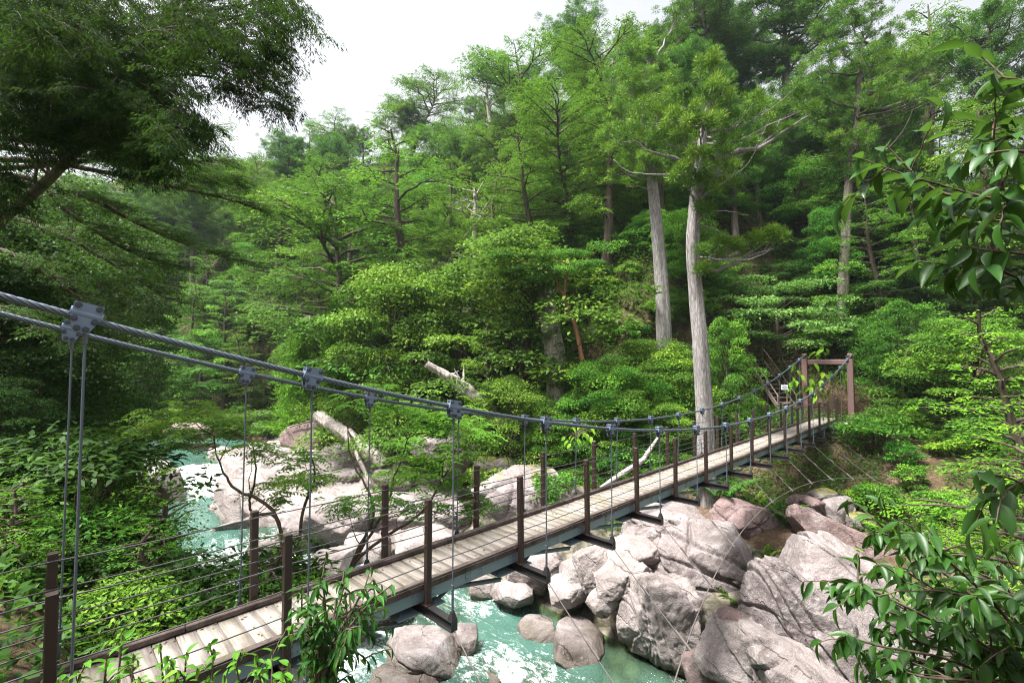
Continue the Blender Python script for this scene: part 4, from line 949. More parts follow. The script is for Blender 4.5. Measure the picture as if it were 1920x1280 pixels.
proto('cone', [g_cone(71), g_cone(72, 4.5, 0.8, 'lf_tuft')])
proto('snag', [g_snag(81), g_snag(82, 9)])
NAMES = {'hemlock': ('hemlock_tree', 'hemlock'), 'flat': ('hemlock_tree', 'hemlock'), 'tuft': ('cedar_tree', 'cedar'), 'broad': ('broadleaf_tree', 'tree'), 'pale': ('broadleaf_tree', 'tree'), 'shade': ('broadleaf_tree', 'tree'), 'shrub': ('shrub', 'shrub'), 'bright': ('shrub', 'shrub'), 'fern': ('fern', 'fern'), 'cone': ('young_cedar', 'young tree'), 'snag': ('dead_tree', 'dead tree')}
HT = {'hemlock': (13, 14.5, 12), 'flat': (12, 13, 11), 'tuft': (14, 15, 13), 'broad': (7.6, 8.6, 6.6, 8.2), 'pale': (7, 6), 'shade': (7, 6), 'shrub': (1.8, 1.7, 2.1, 1.5), 'bright': (1.2, 1.5), 'fern': (.5, .4, .45), 'cone': (4, 4.5), 'snag': (11, 9)}
def plant(kind, i, loc, rz, h, label, group=None, wide=1.0, lean=(0, 0), cat=None):
    nm, ct = NAMES[kind]; i = i % len(PROTO[kind]); k = h/HT[kind][i]
    r = thing(nm, tuple(loc), label, cat or ct, rz, group, (k*wide, k*wide, k)); r.rotation_euler = (lean[0], lean[1], rz)
    for me in PROTO[kind][i]: link(me.name.split('.')[0], me, r)
    return r
# ------------------------------------------------------------------ the wooded slopes
rng = np.random.default_rng(2024)
ZONES = []
def zone(x, y, d):
    """where the foot-to-crown middle of a plant shows, in words one can find in the picture"""
    col = next(w for lim, w in ((250, 'near the left edge'), (480, 'above the first cable clamps'), (620, 'over the small fall'), (760, 'over the bleached log'), (900, 'above the broken trunk'), (1040, 'left of the ivy stump'), (1180, 'right of the ivy stump'), (1290, 'by the second grey pine'), (1400, 'by the nearest pine'), (1500, 'above the stairs'), (1640, 'above the far tower'), (1780, 'past the far tower'), (9e9, 'near the right edge')) if x < lim)
    row = 'on the hazy ridge' if d > 72 else 'high up' if d > 50 else 'mid slope' if d > 36 else 'low down'
    return row+' '+col
KD = {'hemlock': 'layered hemlock', 'flat': 'flat hemlock', 'tuft': 'tufted cedar', 'broad': 'round green tree', 'pale': 'pale leafy tree', 'shade': 'dark leafy tree', 'shrub': 'green shrub', 'bright': 'yellowish shrub', 'snag': 'bare dead tree', 'cone': 'young pointed cedar', 'fern': 'fern'}
PLACED = []
def free(p, r):
    A = free.A
    if len(A) != len(PLACED): A = free.A = np.array([(q[0], q[1], rr) for q, rr in PLACED])
    return not bool((((A[:, 0]-p[0])**2+(A[:, 1]-p[1])**2) < (0.5*(r+A[:, 2]))**2).any())
free.A = []
BULK = []
def bulk(kind, i, s, t, h, wide=1.0):
    z = gz(s, t); p = stz(s, t, z-0.15); BULK.append((kind, i, p, rng.uniform(0, 6.28), h, wide)); PLACED.append((p, 2.0))

# key trees named one by one: (kind, proto, foot px, depth, top py, label)
def key(kind, i, px, d, top, label, wide=1.0, lean=(0, 0), rz=0.0, sink=0.2, ground_at=None):
    r0 = ray(px, 640); q = r0*(d/r0[1]); s, t = to_st(q); z = gz(s, t)-sink
    h = at(px, top, d)[2]-z
    p = np.array([q[0], q[1], z]); PLACED.append((p, 4.0)); return plant(kind, i, p, rz, h, label, None, wide, lean)
key('hemlock', 0, 775, 37, 232, 'broad bright layered hemlock standing in the middle of the slope', 1.25, (0, -0.06), 0.6)
key('hemlock', 2, 880, 38, 290, 'layered hemlock close on the right of the broad bright one', 1.1, (0, -0.03), 2.0)
key('flat', 0, 640, 40, 335, 'flat topped hemlock with a bare lower trunk over the upstream slab', 1.0, (0, -0.02), 1.0)
key('hemlock', 1, 1140, 33, 125, 'tall leaning hemlock left of the two grey trunks', 1.15, (0, -0.10), 3.3)
key('flat', 1, 985, 60, 90, 'dark flat topped hemlock under the top of the ridge', 1.1, (0, 0), 0.4)
key('flat', 2, 762, 84, 150, 'wide flat crowned tree alone on the skyline gap', 1.15, (0, 0), 1.4)
key('tuft', 2, 1085, 76, 45, 'tallest knobbly tree on the top of the ridge', 1.2, (0, 0), 2.0)
key('snag', 0, 935, 66, 110, 'bleached dead tree with bare arms on the skyline', 1.4, (0, 0), 2.0)
key('snag', 1, 865, 36, 330, 'thin dead tree with pale twigs amid the hemlocks', 1.2, (0, 0), 1.0)
key('flat', 0, 620, 96, 222, 'hazy flat crown at the far left end of the ridge', 1.2, (0, 0), 4.0)
key('flat', 1, 520, 92, 258, 'hazy blue crown lowest on the skyline', 1.3, (0, 0), 2.6)
key('broad', 0, 735, 33, 470, 'open leafy tree with a thin curved stem above the broken trunk', 1.0, (0, -0.05))
key('broad', 2, 985, 31, 440, 'spreading tree with a flat light green crown before the dark gully', 1.35)
key('pale', 0, 1475, 29, 505, 'grey green spreading tree between the grey trunks and the tower', 1.3)
key('pale', 1, 1150, 29, 640, 'pale bush like tree under the leaning hemlock', 1.3)
key('cone', 0, 562, 39, 600, 'young pointed cedar, the shorter of the bright pair over the slab', 1.1)
key('cone', 1, 605, 40, 592, 'young blue green cedar behind the bright pair over the slab', 1.1)
key('cone', 0, 632, 39, 560, 'young pointed cedar, the taller of the bright pair over the slab', 1.1, rz=2.0)
key('broad', 1, 1355, 25.5, 590, 'small bright maple like tree right of the nearest grey trunk', 0.75)
key('tuft', 0, 1428, 36, 200, 'dark cedar with a straight brown stem behind the nearest grey trunk', 1.0)
key('tuft', 1, 1330, 44, -40, 'tall cedar whose top leaves the frame above the grey trunks', 1.2)
key('tuft', 2, 1480, 43, -10, 'cedar on the skyline left of the biggest tufted pine', 1.3)
key('hemlock', 1, 1760, 36, -40, 'layered tree leaning out to the sky gap in the top right corner', 1.3, (0, 0.14), 1.0)
key('broad', 1, 1690, 25, 560, 'layered light green tree on the slope past the far tower', 1.2)
key('broad', 2, 1800, 22, 590, 'low spreading tree in front of the dark hollow past the tower', 1.2)
key('hemlock', 0, 1880, 27, 150, 'bright hemlock behind the glossy leaves at the edge', 1.2)

def sky_y(x): return float(np.interp(x, [0, 300, 450, 510, 600, 700, 760, 830, 870, 950, 1080, 1180, 1260, 1310], [330, 312, 300, 272, 240, 222, 190, 222, 205, 112, 66, 55, 5, -60]))
def visible(p, top, margin=90):
    if p[1] < 6: return False
    x0, y0 = proj(p); x1, y1 = proj(p+np.array([0, 0, top]))
    return -margin < x0 < 1920+margin and y1 < 1290 and y0 > -60
def hides(x, y, d):
    """keeps the bare logs, stump and stems that show in the open clear of new growth"""
    return any(x0 < x < x1 and y0 < y < y1 and d < dm for x0, x1, y0, y1, dm in ((795, 920, 690, 860, 26), (600, 725, 790, 930, 31), (1015, 1062, 560, 830, 27), (1060, 1100, 520, 740, 25), (1225, 1262, 420, 610, 26.5), (1400, 1480, 670, 830, 30), (1568, 1600, 420, 640, 30.5)))
for k in range(30000):
    t = rng.uniform(-16, 190); c = float(river_c(t)); s = c+rng.uniform(9, 80); d = s-c; up = s-(31.0-12.5*sstep(7, 17, t)-9.3+c)
    if d < 9.0 or up > 52: continue
    if t < 12.5 and s < 36.5-max(0, t-8)*1.6: continue      # the bench round the tower stays open
    z = gz(s, t); p = stz(s, t, z)
    if not visible(p, 12): continue
    x, y = proj(p); dep = p[1]
    if dep < 20 or hides(x, y-60, dep): continue
    # behind the crest only a row of crowns shows
    if up > 46 and t > 30: continue
    sp = 1.75+0.022*dep
    if not free(p, sp*1.25): continue
    if 1375 < x < 1640 and dep < 33: continue
    if 790 < x < 880 and dep > 70 and rng.uniform() < 0.8: continue
    u_ = rng.uniform()
    if up < 7: kind = 'broad' if u_ < 0.42 else 'pale' if u_ < 0.60 else 'hemlock'
    elif x > 1150: kind = 'tuft' if u_ < 0.46 else 'hemlock' if u_ < 0.68 else 'flat' if u_ < 0.76 else 'broad'
    elif dep > 60: kind = 'flat' if u_ < 0.42 else 'tuft' if u_ < 0.62 else 'hemlock' if u_ < 0.82 else 'broad'
    else: kind = 'hemlock' if u_ < 0.48 else 'broad' if u_ < 0.66 else 'flat' if u_ < 0.82 else 'tuft' if u_ < 0.92 else 'pale'
    if kind in ('broad', 'pale') and x > 1390 and rng.uniform() < 0.65: kind = 'shade'  # darkened leaves put the shade of the hollows into the colour
    h = {'shade': rng.uniform(4.5, 7.5), 'hemlock': rng.uniform(8.5, 13.5), 'flat': rng.uniform(9, 13), 'tuft': rng.uniform(10, 15.5), 'broad': rng.uniform(5, 8.5), 'pale': rng.uniform(4.5, 7)}[kind]
    if dep < 30: h *= 0.75
    lim = sky_y(x)+rng.uniform(0, 28); hm = at(x, lim, dep)[2]-p[2]
    if hm < h:
        if hm < 3.2: continue
        h = hm
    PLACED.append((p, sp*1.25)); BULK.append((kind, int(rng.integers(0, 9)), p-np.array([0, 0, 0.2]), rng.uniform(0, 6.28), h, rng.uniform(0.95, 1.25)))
    if len(BULK) > 460: break
NTREE = len(BULK)
# young leafy trees closing the gaps under the tall ones
PL3 = []
for k in range(6000):
    t = rng.uniform(-14, 60); c = float(river_c(t)); d = rng.uniform(11, 45); s = c+d
    if t < 12.5 and s < 34: continue
    p = stz(s, t, gz(s, t)-0.2); x, y = proj(p)
    if not (950 < x < 1950 and 25 < p[1] < 48) or hides(x, y-40, p[1]) or (1380 < x < 1640 and p[1] < 32): continue
    if PL3 and bool((((np.array(PL3)[:, :2]-p[:2])**2).sum(1) < 2.6**2).any()): continue
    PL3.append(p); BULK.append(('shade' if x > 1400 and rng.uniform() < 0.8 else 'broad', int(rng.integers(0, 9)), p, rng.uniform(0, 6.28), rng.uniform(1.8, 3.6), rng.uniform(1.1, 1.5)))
    if len(PL3) > 75: break
# shrubs on the lower slopes, the bench and the river edge
PL2 = []
for k in range(24000):
    t = rng.uniform(-16, 85); c = float(river_c(t)); d = rng.uniform(5, 38); s = c+d
    if d < 6.2: continue
    if t < 13 and d < 9.5: continue
    if 3.6 < t < 8.2 and s < 33.5: continue             # under the bridge
    if -3 < t < 3.6 and s < 21.5: continue              # boulders and bare soil
    if 17 < t < 44 and d < 9.3: continue                # bedrock slab
    z = gz(s, t); p = stz(s, t, z)
    if not visible(p, 1.5, 20): continue
    dep = p[1]; x, y = proj(p)
    if hides(x, y, dep): continue
    if dep > 50: continue
    if 1400 < x < 1600 and t < 12 and dep > 24 and dep < 31: continue
    sp = 0.80+0.016*dep
    if PL2 and bool((((np.array(PL2)[:, :2]-p[:2])**2).sum(1) < sp*sp).any()): continue
    PL2.append(p); kind = 'shrub' if rng.uniform() < 0.88 else 'bright'
    h = rng.uniform(1.0, 2.3) if kind == 'shrub' else rng.uniform(0.7, 1.3)
    if t < 12: h *= 0.8
    BULK.append((kind, int(rng.integers(0, 9)), p-np.array([0, 0, 0.1]), rng.uniform(0, 6.28), h, rng.uniform(1.0, 1.35)))
    if len(PL2) > 298: break
grp = {}
for b in BULK:
    x, y = proj(b[2]+np.array([0, 0, b[4]*0.5])); grp.setdefault((b[0], zone(x, y, b[2][1])), []).append((x, b))
for (kind, zn), L in grp.items():
    g = KD[kind]+'s '+zn
    L.sort(key=lambda q: q[0]); n_ = len(L); nums = 'two three four five six seven eight nine ten eleven twelve'.split(); words_ = 'second third fourth fifth sixth seventh eighth ninth tenth eleventh twelfth thirteenth fourteenth fifteenth'.split()
    for j, (x, (kd, i, p, rz, h, wd_)) in enumerate(L):
        if n_ == 1: lb = 'only '+KD[kind]+' '+zn
        else:
            pos = 'leftmost' if j == 0 else 'rightmost' if j == n_-1 else 'middle' if n_ == 3 else (words_[j-1] if j < 15 else '%dth' % (j+1) if j % 10 > 2 or j < 20 else '%d%s' % (j+1, ('st', 'nd', 'rd')[j % 10]))+' from left'
            lb = pos+' of '+(nums[n_-2]+' ' if n_ < 7 and n_ != 3 else '')+KD[kind]+'s '+zn
            if len(lb.split()) > 16: lb = lb.replace(' of '+nums[n_-2]+' ' if n_ < 7 else ' of ', ' of ')
        plant(kd, i, p, rz, h, lb, g, wd_)

# ground cover: small leaves and ferns over the forest floor, too many to count
lf = LF(); n = 200000
t = rng.uniform(-16, 120, n); c = river_c(t); dd = rng.uniform(-22, 52, n); s = c+dd
z = ground(s, t); X = s*U[0]+t*V[0]; Y = s*U[1]+t*V[1]
ok = (Y > 3)&(np.abs(X) < 1.2*Y+1)&((dd > 6.3)|(dd < -5.2))&~((t > -2)&(t < 9)&(dd > 0)&(dd < 9.3))&~((t > 17)&(t < 44)&(dd > 0)&(dd < 9.5))
pn = vnoise(np.stack([s*0.5, t*0.5, 0*s], -1), 55)
ok &= ~((t < 9)&(dd > 8)&(dd < 26)&(pn > 0.42))&(rng.uniform(size=n) < np.clip(44/np.maximum(Y, 1), 0.3, 1))
s, t, z, Y, dd = s[ok], t[ok], z[ok], Y[ok], dd[ok]; k = len(s); big = 1+np.clip(Y-22, 0, 40)/38; hgt = 0.28+0.85*(dd > 14)*np.clip((Y-18)/12, 0, 1)
b0 = np.stack([s, t, z], 1)
tb = 0.30+0.25*vnoise(np.stack([s*0.35, t*0.35, 0*s+9], -1), 61)+rng.normal(size=k)*0.1
for j in range(7):
    d = unit(rng.normal(size=(k, 3))*np.array([1, 1, 0.4])+np.array([0, 0, 0.35])); p = b0+rng.normal(size=(k, 3))*np.array([.18, .18, .05])+np.array([0, 0, 0.10])+np.array([0, 0, 1.0])*(rng.uniform(0, 1, k)*hgt)[:, None]
    lf.add(p, d, unit(np.array([0, 0, 1.0])+rng.normal(size=(k, 3))*.45), rng.uniform(.10, .24, k)*big, rng.uniform(.045, .09, k)*big, tb+rng.normal(size=k)*.1)
o = link('ground_cover', lf.mesh('ground_cover', M['lf_ground'])); o.rotation_euler = (0, 0, ROT); tag(o, 'low leafy undergrowth covering the forest floor', 'undergrowth', kind='stuff')
# ------------------------------------------------------------------ trees and plants set one by one
rng = np.random.default_rng(77)
M['lf_shade'] = m_leaf('overhead_needles', (0.004, 0.015, 0.004), (0.009, 0.034, 0.007), (0.028, 0.088, 0.011), 0.16, 0.8, 0.1, 0.05)  # greens set near black, the backlit look of the crown put into colour
def own(name, origin, wd, lf, bark, leaf, label, cat, parts=('trunk', 'crown')):
    r = thing(name, tuple(origin), label, cat)
    o1 = np.asarray(origin)
    if wd is not None and wd.v:
        wd.v = [v-o1 for v in wd.v]; link(parts[0], wd.mesh(parts[0], M[bark]), r)
    if lf is not None and lf.c:
        lf.c = [c-o1 for c in lf.c]; link(parts[1], lf.mesh(parts[1], M[leaf]), r)
    return r
def smooth_path(P, n=40):
    P = np.asarray(P, float); k = len(P); t = np.linspace(0, k-1, n); out = np.zeros((n, 3))
    for i, x in enumerate(t):
        j = min(int(x), k-2); f = x-j; p0 = P[max(j-1, 0)]; p1 = P[j]; p2 = P[j+1]; p3 = P[min(j+2, k-1)]
        out[i] = 0.5*((2*p1)+(-p0+p2)*f+(2*p0-5*p1+4*p2-p3)*f*f+(-p0+3*p1-3*p2+p3)*f**3)
    return out
def fluted(P, r, seed, n=24):
    """old trunk: fluted section"""
    v, f, _ = tube_np(P, r, n); ax = np.repeat(P, n, 0); dv = v-ax; a = np.tile(np.arange(n), len(P))/n*2*PI
    return ax+dv*(1+0.07*np.sin(a*5+seed)+0.05*np.sin(a*9+seed*2)+0.10*fbm(v*np.array([2.2, 2.2, 0.5])+seed, 3, seed))[:, None], f
def pine(label, d, path, rad, clusters, bare, bark, seed, leafr=0.29, name='pine_tree', per=1.0):
    """old pine along a real trunk line: clusters are tufted bough ends (px, py, radius px, nearer/farther m)"""
    r_ = np.random.default_rng(seed); wd, lf = WD(), LF()
    P = [at(x, y, d+dd) for x, y, dd in path]; g = gpt(*to_st(P[0]+(P[0]-P[1])*0.3)); g[2] -= 0.5
    if g[2] < P[0][2]: P = [g]+P; rad = [rad[0]*1.12]+list(rad)
    P = smooth_path(P, 50); rr = np.interp(np.linspace(0, 1, 50), np.linspace(0, 1, len(rad)), rad)
    v, f = fluted(P, rr, seed); wd.v.append(v); wd.f.append(f); wd.o += len(v)
    for (cx, cy, cr, dd) in clusters:
        c = at(cx, cy, d+dd); R_ = cr*d/F
        h = np.linalg.norm((P-c)[:, :2], axis=1); i = int(np.clip(np.argmin(np.abs(P[:, 2]-(c[2]-0.45*h.min()-0.2))), 2, 47))
        Q = curve(P[i], c-np.array([0, 0, R_*0.3]), -0.10, 9, r_, 0.02); L = np.linalg.norm(c-P[i]); wd.limb(Q, np.linspace(0.022*L+0.035, 0.018, 9), 7)
        tb = r_.uniform(0.3, 0.7)
        for k in range(int(per*(4+9*R_*R_))):
            u_ = r_.normal(size=3)*np.array([0.55, 0.55, 0.32])*R_; q = c+u_
            if r_.uniform() < 0.4: wd.limb(curve(on_path(Q, r_.uniform(.6, 1)), q, -0.06, 5), np.linspace(0.022, 0.008, 5), 4)
            tuft(lf, r_, q, r_.uniform(0.26, 0.40), 170, leafr*0.72, leafr*0.085, tb+r_.normal()*0.12, 0.9)
    for pts, r0 in bare:
        Q = smooth_path([at(x, y, d+dd) for x, y, dd in pts], 16)+r_.normal(size=(16, 3))*0.015; wd.limb(Q, np.linspace(r0, 0.012, 16), 7)
    return own(name, P[0], wd, lf, bark, 'lf_tuft', label, 'pine')
pine('nearest tall pine with a pale grey trunk rising right behind the bridge', 18.5,
     [(1327, 960, 0), (1322, 800, 0), (1314, 660, 0), (1306, 560, .1), (1299, 470, 0), (1304, 380, 0), (1313, 300, 0.2), (1322, 230, 0.3), (1335, 165, .4)], [0.38, 0.33, 0.30, 0.275, 0.25, 0.225, 0.19, 0.12, 0.05],
     [(1225, 205, 42, .5), (1285, 185, 42, -.6), (1335, 200, 48, .6), (1390, 215, 42, -.4), (1440, 195, 36, .3), (1490, 200, 30, .3), (1525, 205, 20, .2), (1300, 255, 40, 1.0), (1360, 262, 42, -.7), (1250, 262, 36, .8), (1290, 335, 30, -.7), (1335, 345, 34, -.5), (1400, 290, 32, .7), (1345, 460, 30, -.5), (1390, 452, 30, -.4), (1432, 448, 26, -.3), (1462, 442, 18, -.3), (1320, 395, 18, -.6), (1320, 506, 12, -.45), (1180, 250, 28, .6), (1335, 150, 32, .3), (1455, 240, 24, .3), (1312, 232, 40, -1.1), (1335, 178, 34, -.9), (1300, 295, 30, -1.1), (1350, 305, 30, -1.1), (1265, 232, 34, -.9), (1330, 120, 24, -.3)],
     [([(1313, 322, .2), (1240, 328, 0), (1180, 322, 0), (1150, 300, 0)], 0.05), ([(1304, 375, 0), (1360, 340, -.5), (1400, 310, -.5), (1422, 270, -.5)], 0.04), ([(1300, 415, 0), (1350, 395, -.4), (1405, 404, -.6)], 0.035), ([(1301, 480, 0), (1350, 487, -.5), (1410, 485, -.6), (1450, 465, -.5)], 0.055), ([(1308, 420, 0), (1340, 430, -.5), (1370, 443, -.5)], 0.03), ([(1318, 270, .2), (1380, 265, -.5), (1440, 235, -.5), (1500, 210, 0)], 0.045)], 'bark_grey', 5)
pine('second tall grey pine standing behind and left of the nearest one', 27,
     [(1246, 660, 0), (1243, 560, 0), (1236, 470, 0), (1228, 385, 0), (1222, 330, 0), (1212, 255, .3), (1206, 180, .4), (1215, 100, .6)], [0.44, 0.38, 0.345, 0.31, 0.27, 0.2, 0.13, 0.05],
     [(1150, 205, 36, .8), (1190, 160, 38, -.6), (1235, 115, 36, .5), (1265, 70, 30, 1), (1172, 262, 34, -.8), (1212, 235, 38, 1), (1135, 250, 22, .5), (1205, 312, 30, -.9), (1165, 312, 24, .4), (1245, 170, 34, .8), (1240, 290, 28, -.5), (1268, 28, 22, 1), (1205, 95, 28, .3), (1180, 105, 20, 0), (1150, 150, 24, 0.6), (1262, 215, 26, 0), (1215, 255, 32, -1.2), (1228, 205, 34, -1.1), (1212, 150, 32, -1), (1226, 300, 24, -1), (1180, 225, 28, -1)],
     [([(1226, 360, 0), (1200, 350, -.4), (1175, 352, -.4)], 0.05), ([(1222, 335, 0), (1190, 300, -.4), (1175, 270, -.4)], 0.07)], 'bark_grey', 6, per=1.3)
pine('big dark pine with candle like tufts over the far tower', 31,
     [(1580, 600, 0), (1583, 500, 0), (1588, 400, 0), (1594, 320, 0), (1604, 240, .2), (1612, 150, .3), (1618, 60, .5)], [0.33, 0.29, 0.26, 0.23, 0.19, 0.14, 0.06],
     [(1540, 120, 34, .5), (1580, 90, 34, -.5), (1620, 50, 36, .5), (1670, 60, 34, .8), (1530, 165, 28, -.5), (1580, 160, 34, 1), (1640, 110, 36, -.8), (1690, 110, 32, .4), (1550, 200, 26, .3), (1650, 175, 38, -1), (1710, 130, 34, .6), (1760, 110, 28, .4), (1720, 180, 34, -.6), (1770, 165, 26, 0), (1560, 240, 30, .5), (1610, 260, 34, -1), (1670, 240, 38, .6), (1800, 120, 20, .3), (1590, 20, 30, .5), (1640, 5, 30, .8), (1540, 60, 28, .3), (1690, 300, 30, -.8), (1620, 315, 28, -1), (1570, 300, 24, .5), (1515, 215, 22, .4)],
     [([(1592, 340, 0), (1640, 300, -.5), (1690, 250, -.5), (1720, 180, -.5)], 0.11), ([(1602, 250, 0), (1550, 255, -.4), (1520, 240, -.4)], 0.07), ([(1606, 220, 0), (1680, 205, -.4), (1750, 170, -.3)], 0.09)], 'bark_mid', 7, per=1.25)  # darker bark stands in for shade on this grey trunk
# old ivy clad stump on the slope
wd, lf = WD(), LF(); P = smooth_path([at(1052, 770, 27), at(1044, 690, 27.4), at(1030, 600, 27.8), at(1020, 545, 28)], 30); v, f = fluted(P, np.linspace(0.75, 0.42, 30), 4); wd.v.append(v); wd.f.append(f); wd.o += len(v)
for k in range(46):
    f_ = rng.uniform(0.1, 1); c = on_path(P, f_); a = rng.uniform(2.4, 5.8); clump(lf, rng, c+np.array([math.cos(a), math.sin(a), 0])*0.5, 0.34, 0.9, 90, 0.13, 0.07, rng.uniform(.1, .5))
own('tree_stump', P[0], wd, lf, 'deadwood', 'lf_shrub', 'tall broken stump wrapped in ivy above the middle of the bridge', 'stump', ('trunk', 'ivy'))
wd, lf = WD(), LF(); P = smooth_path([at(1092, 675, 25.5), at(1078, 610, 25.6), at(1058, 560, 25.7), at(1066, 505, 25.8), at(1078, 470, 26)], 30); wd.limb(P, np.linspace(0.13, 0.05, 30), 9); Q = smooth_path([P[14], at(1045, 530, 25.5), at(1035, 500, 25.4)], 12); wd.limb(Q, np.linspace(0.07, 0.03, 12), 7)
for (cx, cy, cr) in [(985, 500, 40), (1030, 478, 40), (1075, 472, 40), (1120, 470, 36), (950, 480, 30), (1010, 520, 30), (1060, 505, 34), (1100, 498, 30)]:
    c = at(cx, cy, 25.7+rng.normal()*.4); wd.limb(curve(on_path(P, .8), c, -.05, 6), np.linspace(.04, .012, 6), 5)
    for q in range(5): clump(lf, rng, c+rng.normal(size=3)*np.array([.5, .5, .12]), 0.62, 0.22, 190, 0.13, 0.05, rng.uniform(.3, .7))
own('broadleaf_tree', P[0], wd, lf, 'bark_red', 'lf_broad', 'small red barked tree with a flat spreading crown beside the ivy stump', 'tree')

# ---- the near bank on the left
def spray_droop(lf, rng, a, d, L, size, tint):
    P = curve(a, a+d*L, 0.0, 7); P[:, 2] -= 0.35*L*np.linspace(0, 1, 7)**2; spray(lf, rng, P, 0.36*L+0.06, 24/ (L+0.45), size, tint, 0.9, 0.6, 0.20); return P
wd, lf = WD(), LF()
P = smooth_path([at(-420, 1000, 9.0), at(-230, 680, 8.8), at(-60, 470, 8.5), at(66, 360, 8.2), at(160, 268, 8.0), at(225, 180, 7.9), at(290, 70, 7.8), at(360, -60, 7.8)], 50)
v, f = fluted(P, np.interp(np.linspace(0, 1, 50), [0, .5, .7, 1], [.12, .065, .055, .035]), 3); wd.v.append(v); wd.f.append(f); wd.o += len(v)
CL = [(-25, 330, 40), (190, 170, 50), (110, 90, 60), (20, 20, 75), (90, 50, 80), (170, 30, 80), (250, 60, 75), (320, 40, 70), (60, 130, 75), (140, 130, 80), (220, 140, 75), (295, 150, 60), (330, 200, 45), (290, 235, 45), (225, 225, 55), (150, 215, 60), (60, 220, 65), (380, 20, 60), (440, 25, 55), (495, 25, 45), (535, 15, 30), (400, 80, 40), (465, 85, 40), (510, 75, 28), (440, 130, 24), (500, 125, 22), (428, 160, 12), (512, 165, 14), (508, 195, 10), (350, 110, 40), (-40, 90, 80), (-30, 200, 80), (355, 235, 26), (270, 285, 30), (20, -60, 90), (200, -60, 90), (380, -60, 80), (500, -40, 60)]
for (cx, cy, cr) in CL:
    for q in range(3):
        c = at(cx+rng.normal()*cr*0.25, cy+rng.normal()*cr*0.2, 7.3+rng.normal()*0.7); R_ = cr*7.3/F
        i = int(np.clip(np.argmin(np.linalg.norm(P-c, axis=1))-rng.integers(0, 7), 18, 48)); Q = curve(P[i], c, 0.08, 8, rng, 0.02); wd.limb(Q, np.linspace(0.03, 0.006, 8), 5)
        tb = rng.uniform(0.1, 0.45)
        for k in range(int((12+62*R_)*(0.95 if cx < 330 else 0.42))):
            a = c+rng.normal(size=3)*R_*np.array([.5, .5, .42]); dr = unit(np.array([rng.normal(), rng.normal(), -0.35])+np.array([.4, 0, 0]))
            Q2 = spray_droop(lf, rng, a, dr, rng.uniform(.24, .46), 0.068, tb+rng.normal()*.08)
            if k % 3 == 0: wd.limb(Q2, np.linspace(.006, .002, 7), 3)
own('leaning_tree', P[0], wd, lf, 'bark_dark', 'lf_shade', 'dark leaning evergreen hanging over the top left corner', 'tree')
# hemlock with long level boughs
wd, lf = WD(), LF()
T_ = smooth_path([at(-330, 900, 9.5), at(-300, 500, 9.6), at(-280, 100, 9.8), at(-270, -200, 10)], 30); wd.limb(T_, np.linspace(.32, .12, 30), 12)
B_ = [[(-280, 300), (40, 300), (180, 320), (300, 345), (420, 372), (480, 392)], [(-280, 240), (60, 262), (200, 270), (330, 300), (430, 300)], [(-280, 420), (20, 350), (150, 365), (260, 420), (360, 462), (455, 490)], [(-290, 480), (-20, 410), (110, 440), (220, 500), (310, 560)], [(-290, 560), (-40, 470), (60, 500), (150, 560), (230, 620)], [(-280, 200), (20, 225), (150, 245), (300, 262), (400, 240)], [(-280, 350), (30, 330), (130, 400), (240, 470), (330, 500)], [(-280, 330), (60, 312), (220, 300), (380, 330), (440, 330)], [(-280, 260), (100, 285), (250, 315), (400, 345)], [(-285, 520), (-60, 560), (40, 600), (140, 650)]]
for bi, br in enumerate(B_):
    dd = [9.6, 9.4, 9.8, 9.2, 9.0, 10.2, 10.0, 10.4, 9.9, 9.0][bi]
    Q = smooth_path([at(x, y, dd+0.12*i) for i, (x, y) in enumerate(br)], 40); wd.limb(Q, np.linspace(.075, .008, 40), 7)
    L = np.linalg.norm(Q[-1]-Q[0]); az = math.atan2(*(Q[-1]-Q[0])[[1, 0]])
    for k in range(int(L*9)):
        f_ = rng.uniform(0.30, 1.0); a = on_path(Q, f_); l2 = rng.uniform(.35, 1.15)*(1.25-0.6*f_); a2 = az+rng.choice([-1, 1])*rng.uniform(.15, 1.0)
        d = np.array([math.cos(a2), math.sin(a2), rng.normal()*.10-0.06]); Q2 = curve(a, a+d*l2, 0.03, 7); Q2[:, 2] -= .12*l2*np.linspace(0, 1, 7)**2
        wd.limb(Q2, np.linspace(.012, .003, 7), 4); spray(lf, rng, Q2, .30*l2+.10, 15, 0.085, rng.uniform(.25, .7), .35, .4, 0.24)
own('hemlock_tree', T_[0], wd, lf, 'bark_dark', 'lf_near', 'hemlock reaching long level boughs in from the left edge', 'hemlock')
for q_, (px, d, top) in enumerate([(1235, 25.6, 648), (1262, 25.2, 640), (1215, 25.8, 660), (1280, 24.5, 690), (1200, 25, 690), (1560, 29.5, 600), (1600, 29.0, 590), (1640, 29, 610), (1130, 25, 660), (1100, 25.4, 690), (1160, 24, 720), (1010, 25.5, 740), (1250, 23.5, 735), (960, 25, 700)]):
    r0 = ray(px, 640); q = r0*(d/r0[1]); z = gz(*to_st(q))-.2; h = max(.8, at(px, top, d)[2]-z)
    plant('broad' if h > 3.2 else 'shrub', q_, (q[0], q[1], z), q_*1.3, h, ['round bush hiding the foot of the second grey pine', 'light bush right of the foot of the second grey pine', 'bush left of the foot of the second grey pine', 'bush between the two grey pine trunks', 'bush below the second grey pine, lower on the slope', 'bush at the foot of the big dark pine', 'bush right of the foot of the big dark pine', 'outermost bush past the foot of the big dark pine', 'bush right of the red barked tree', 'bush at the foot of the red barked tree', 'low bush between the red barked tree and the bridge', 'bush beside the ivy clad stump', 'low bush in front of the pine gap above the bridge', 'bush between the broken trunk and the ivy clad stump'][q_], None, 1.1)
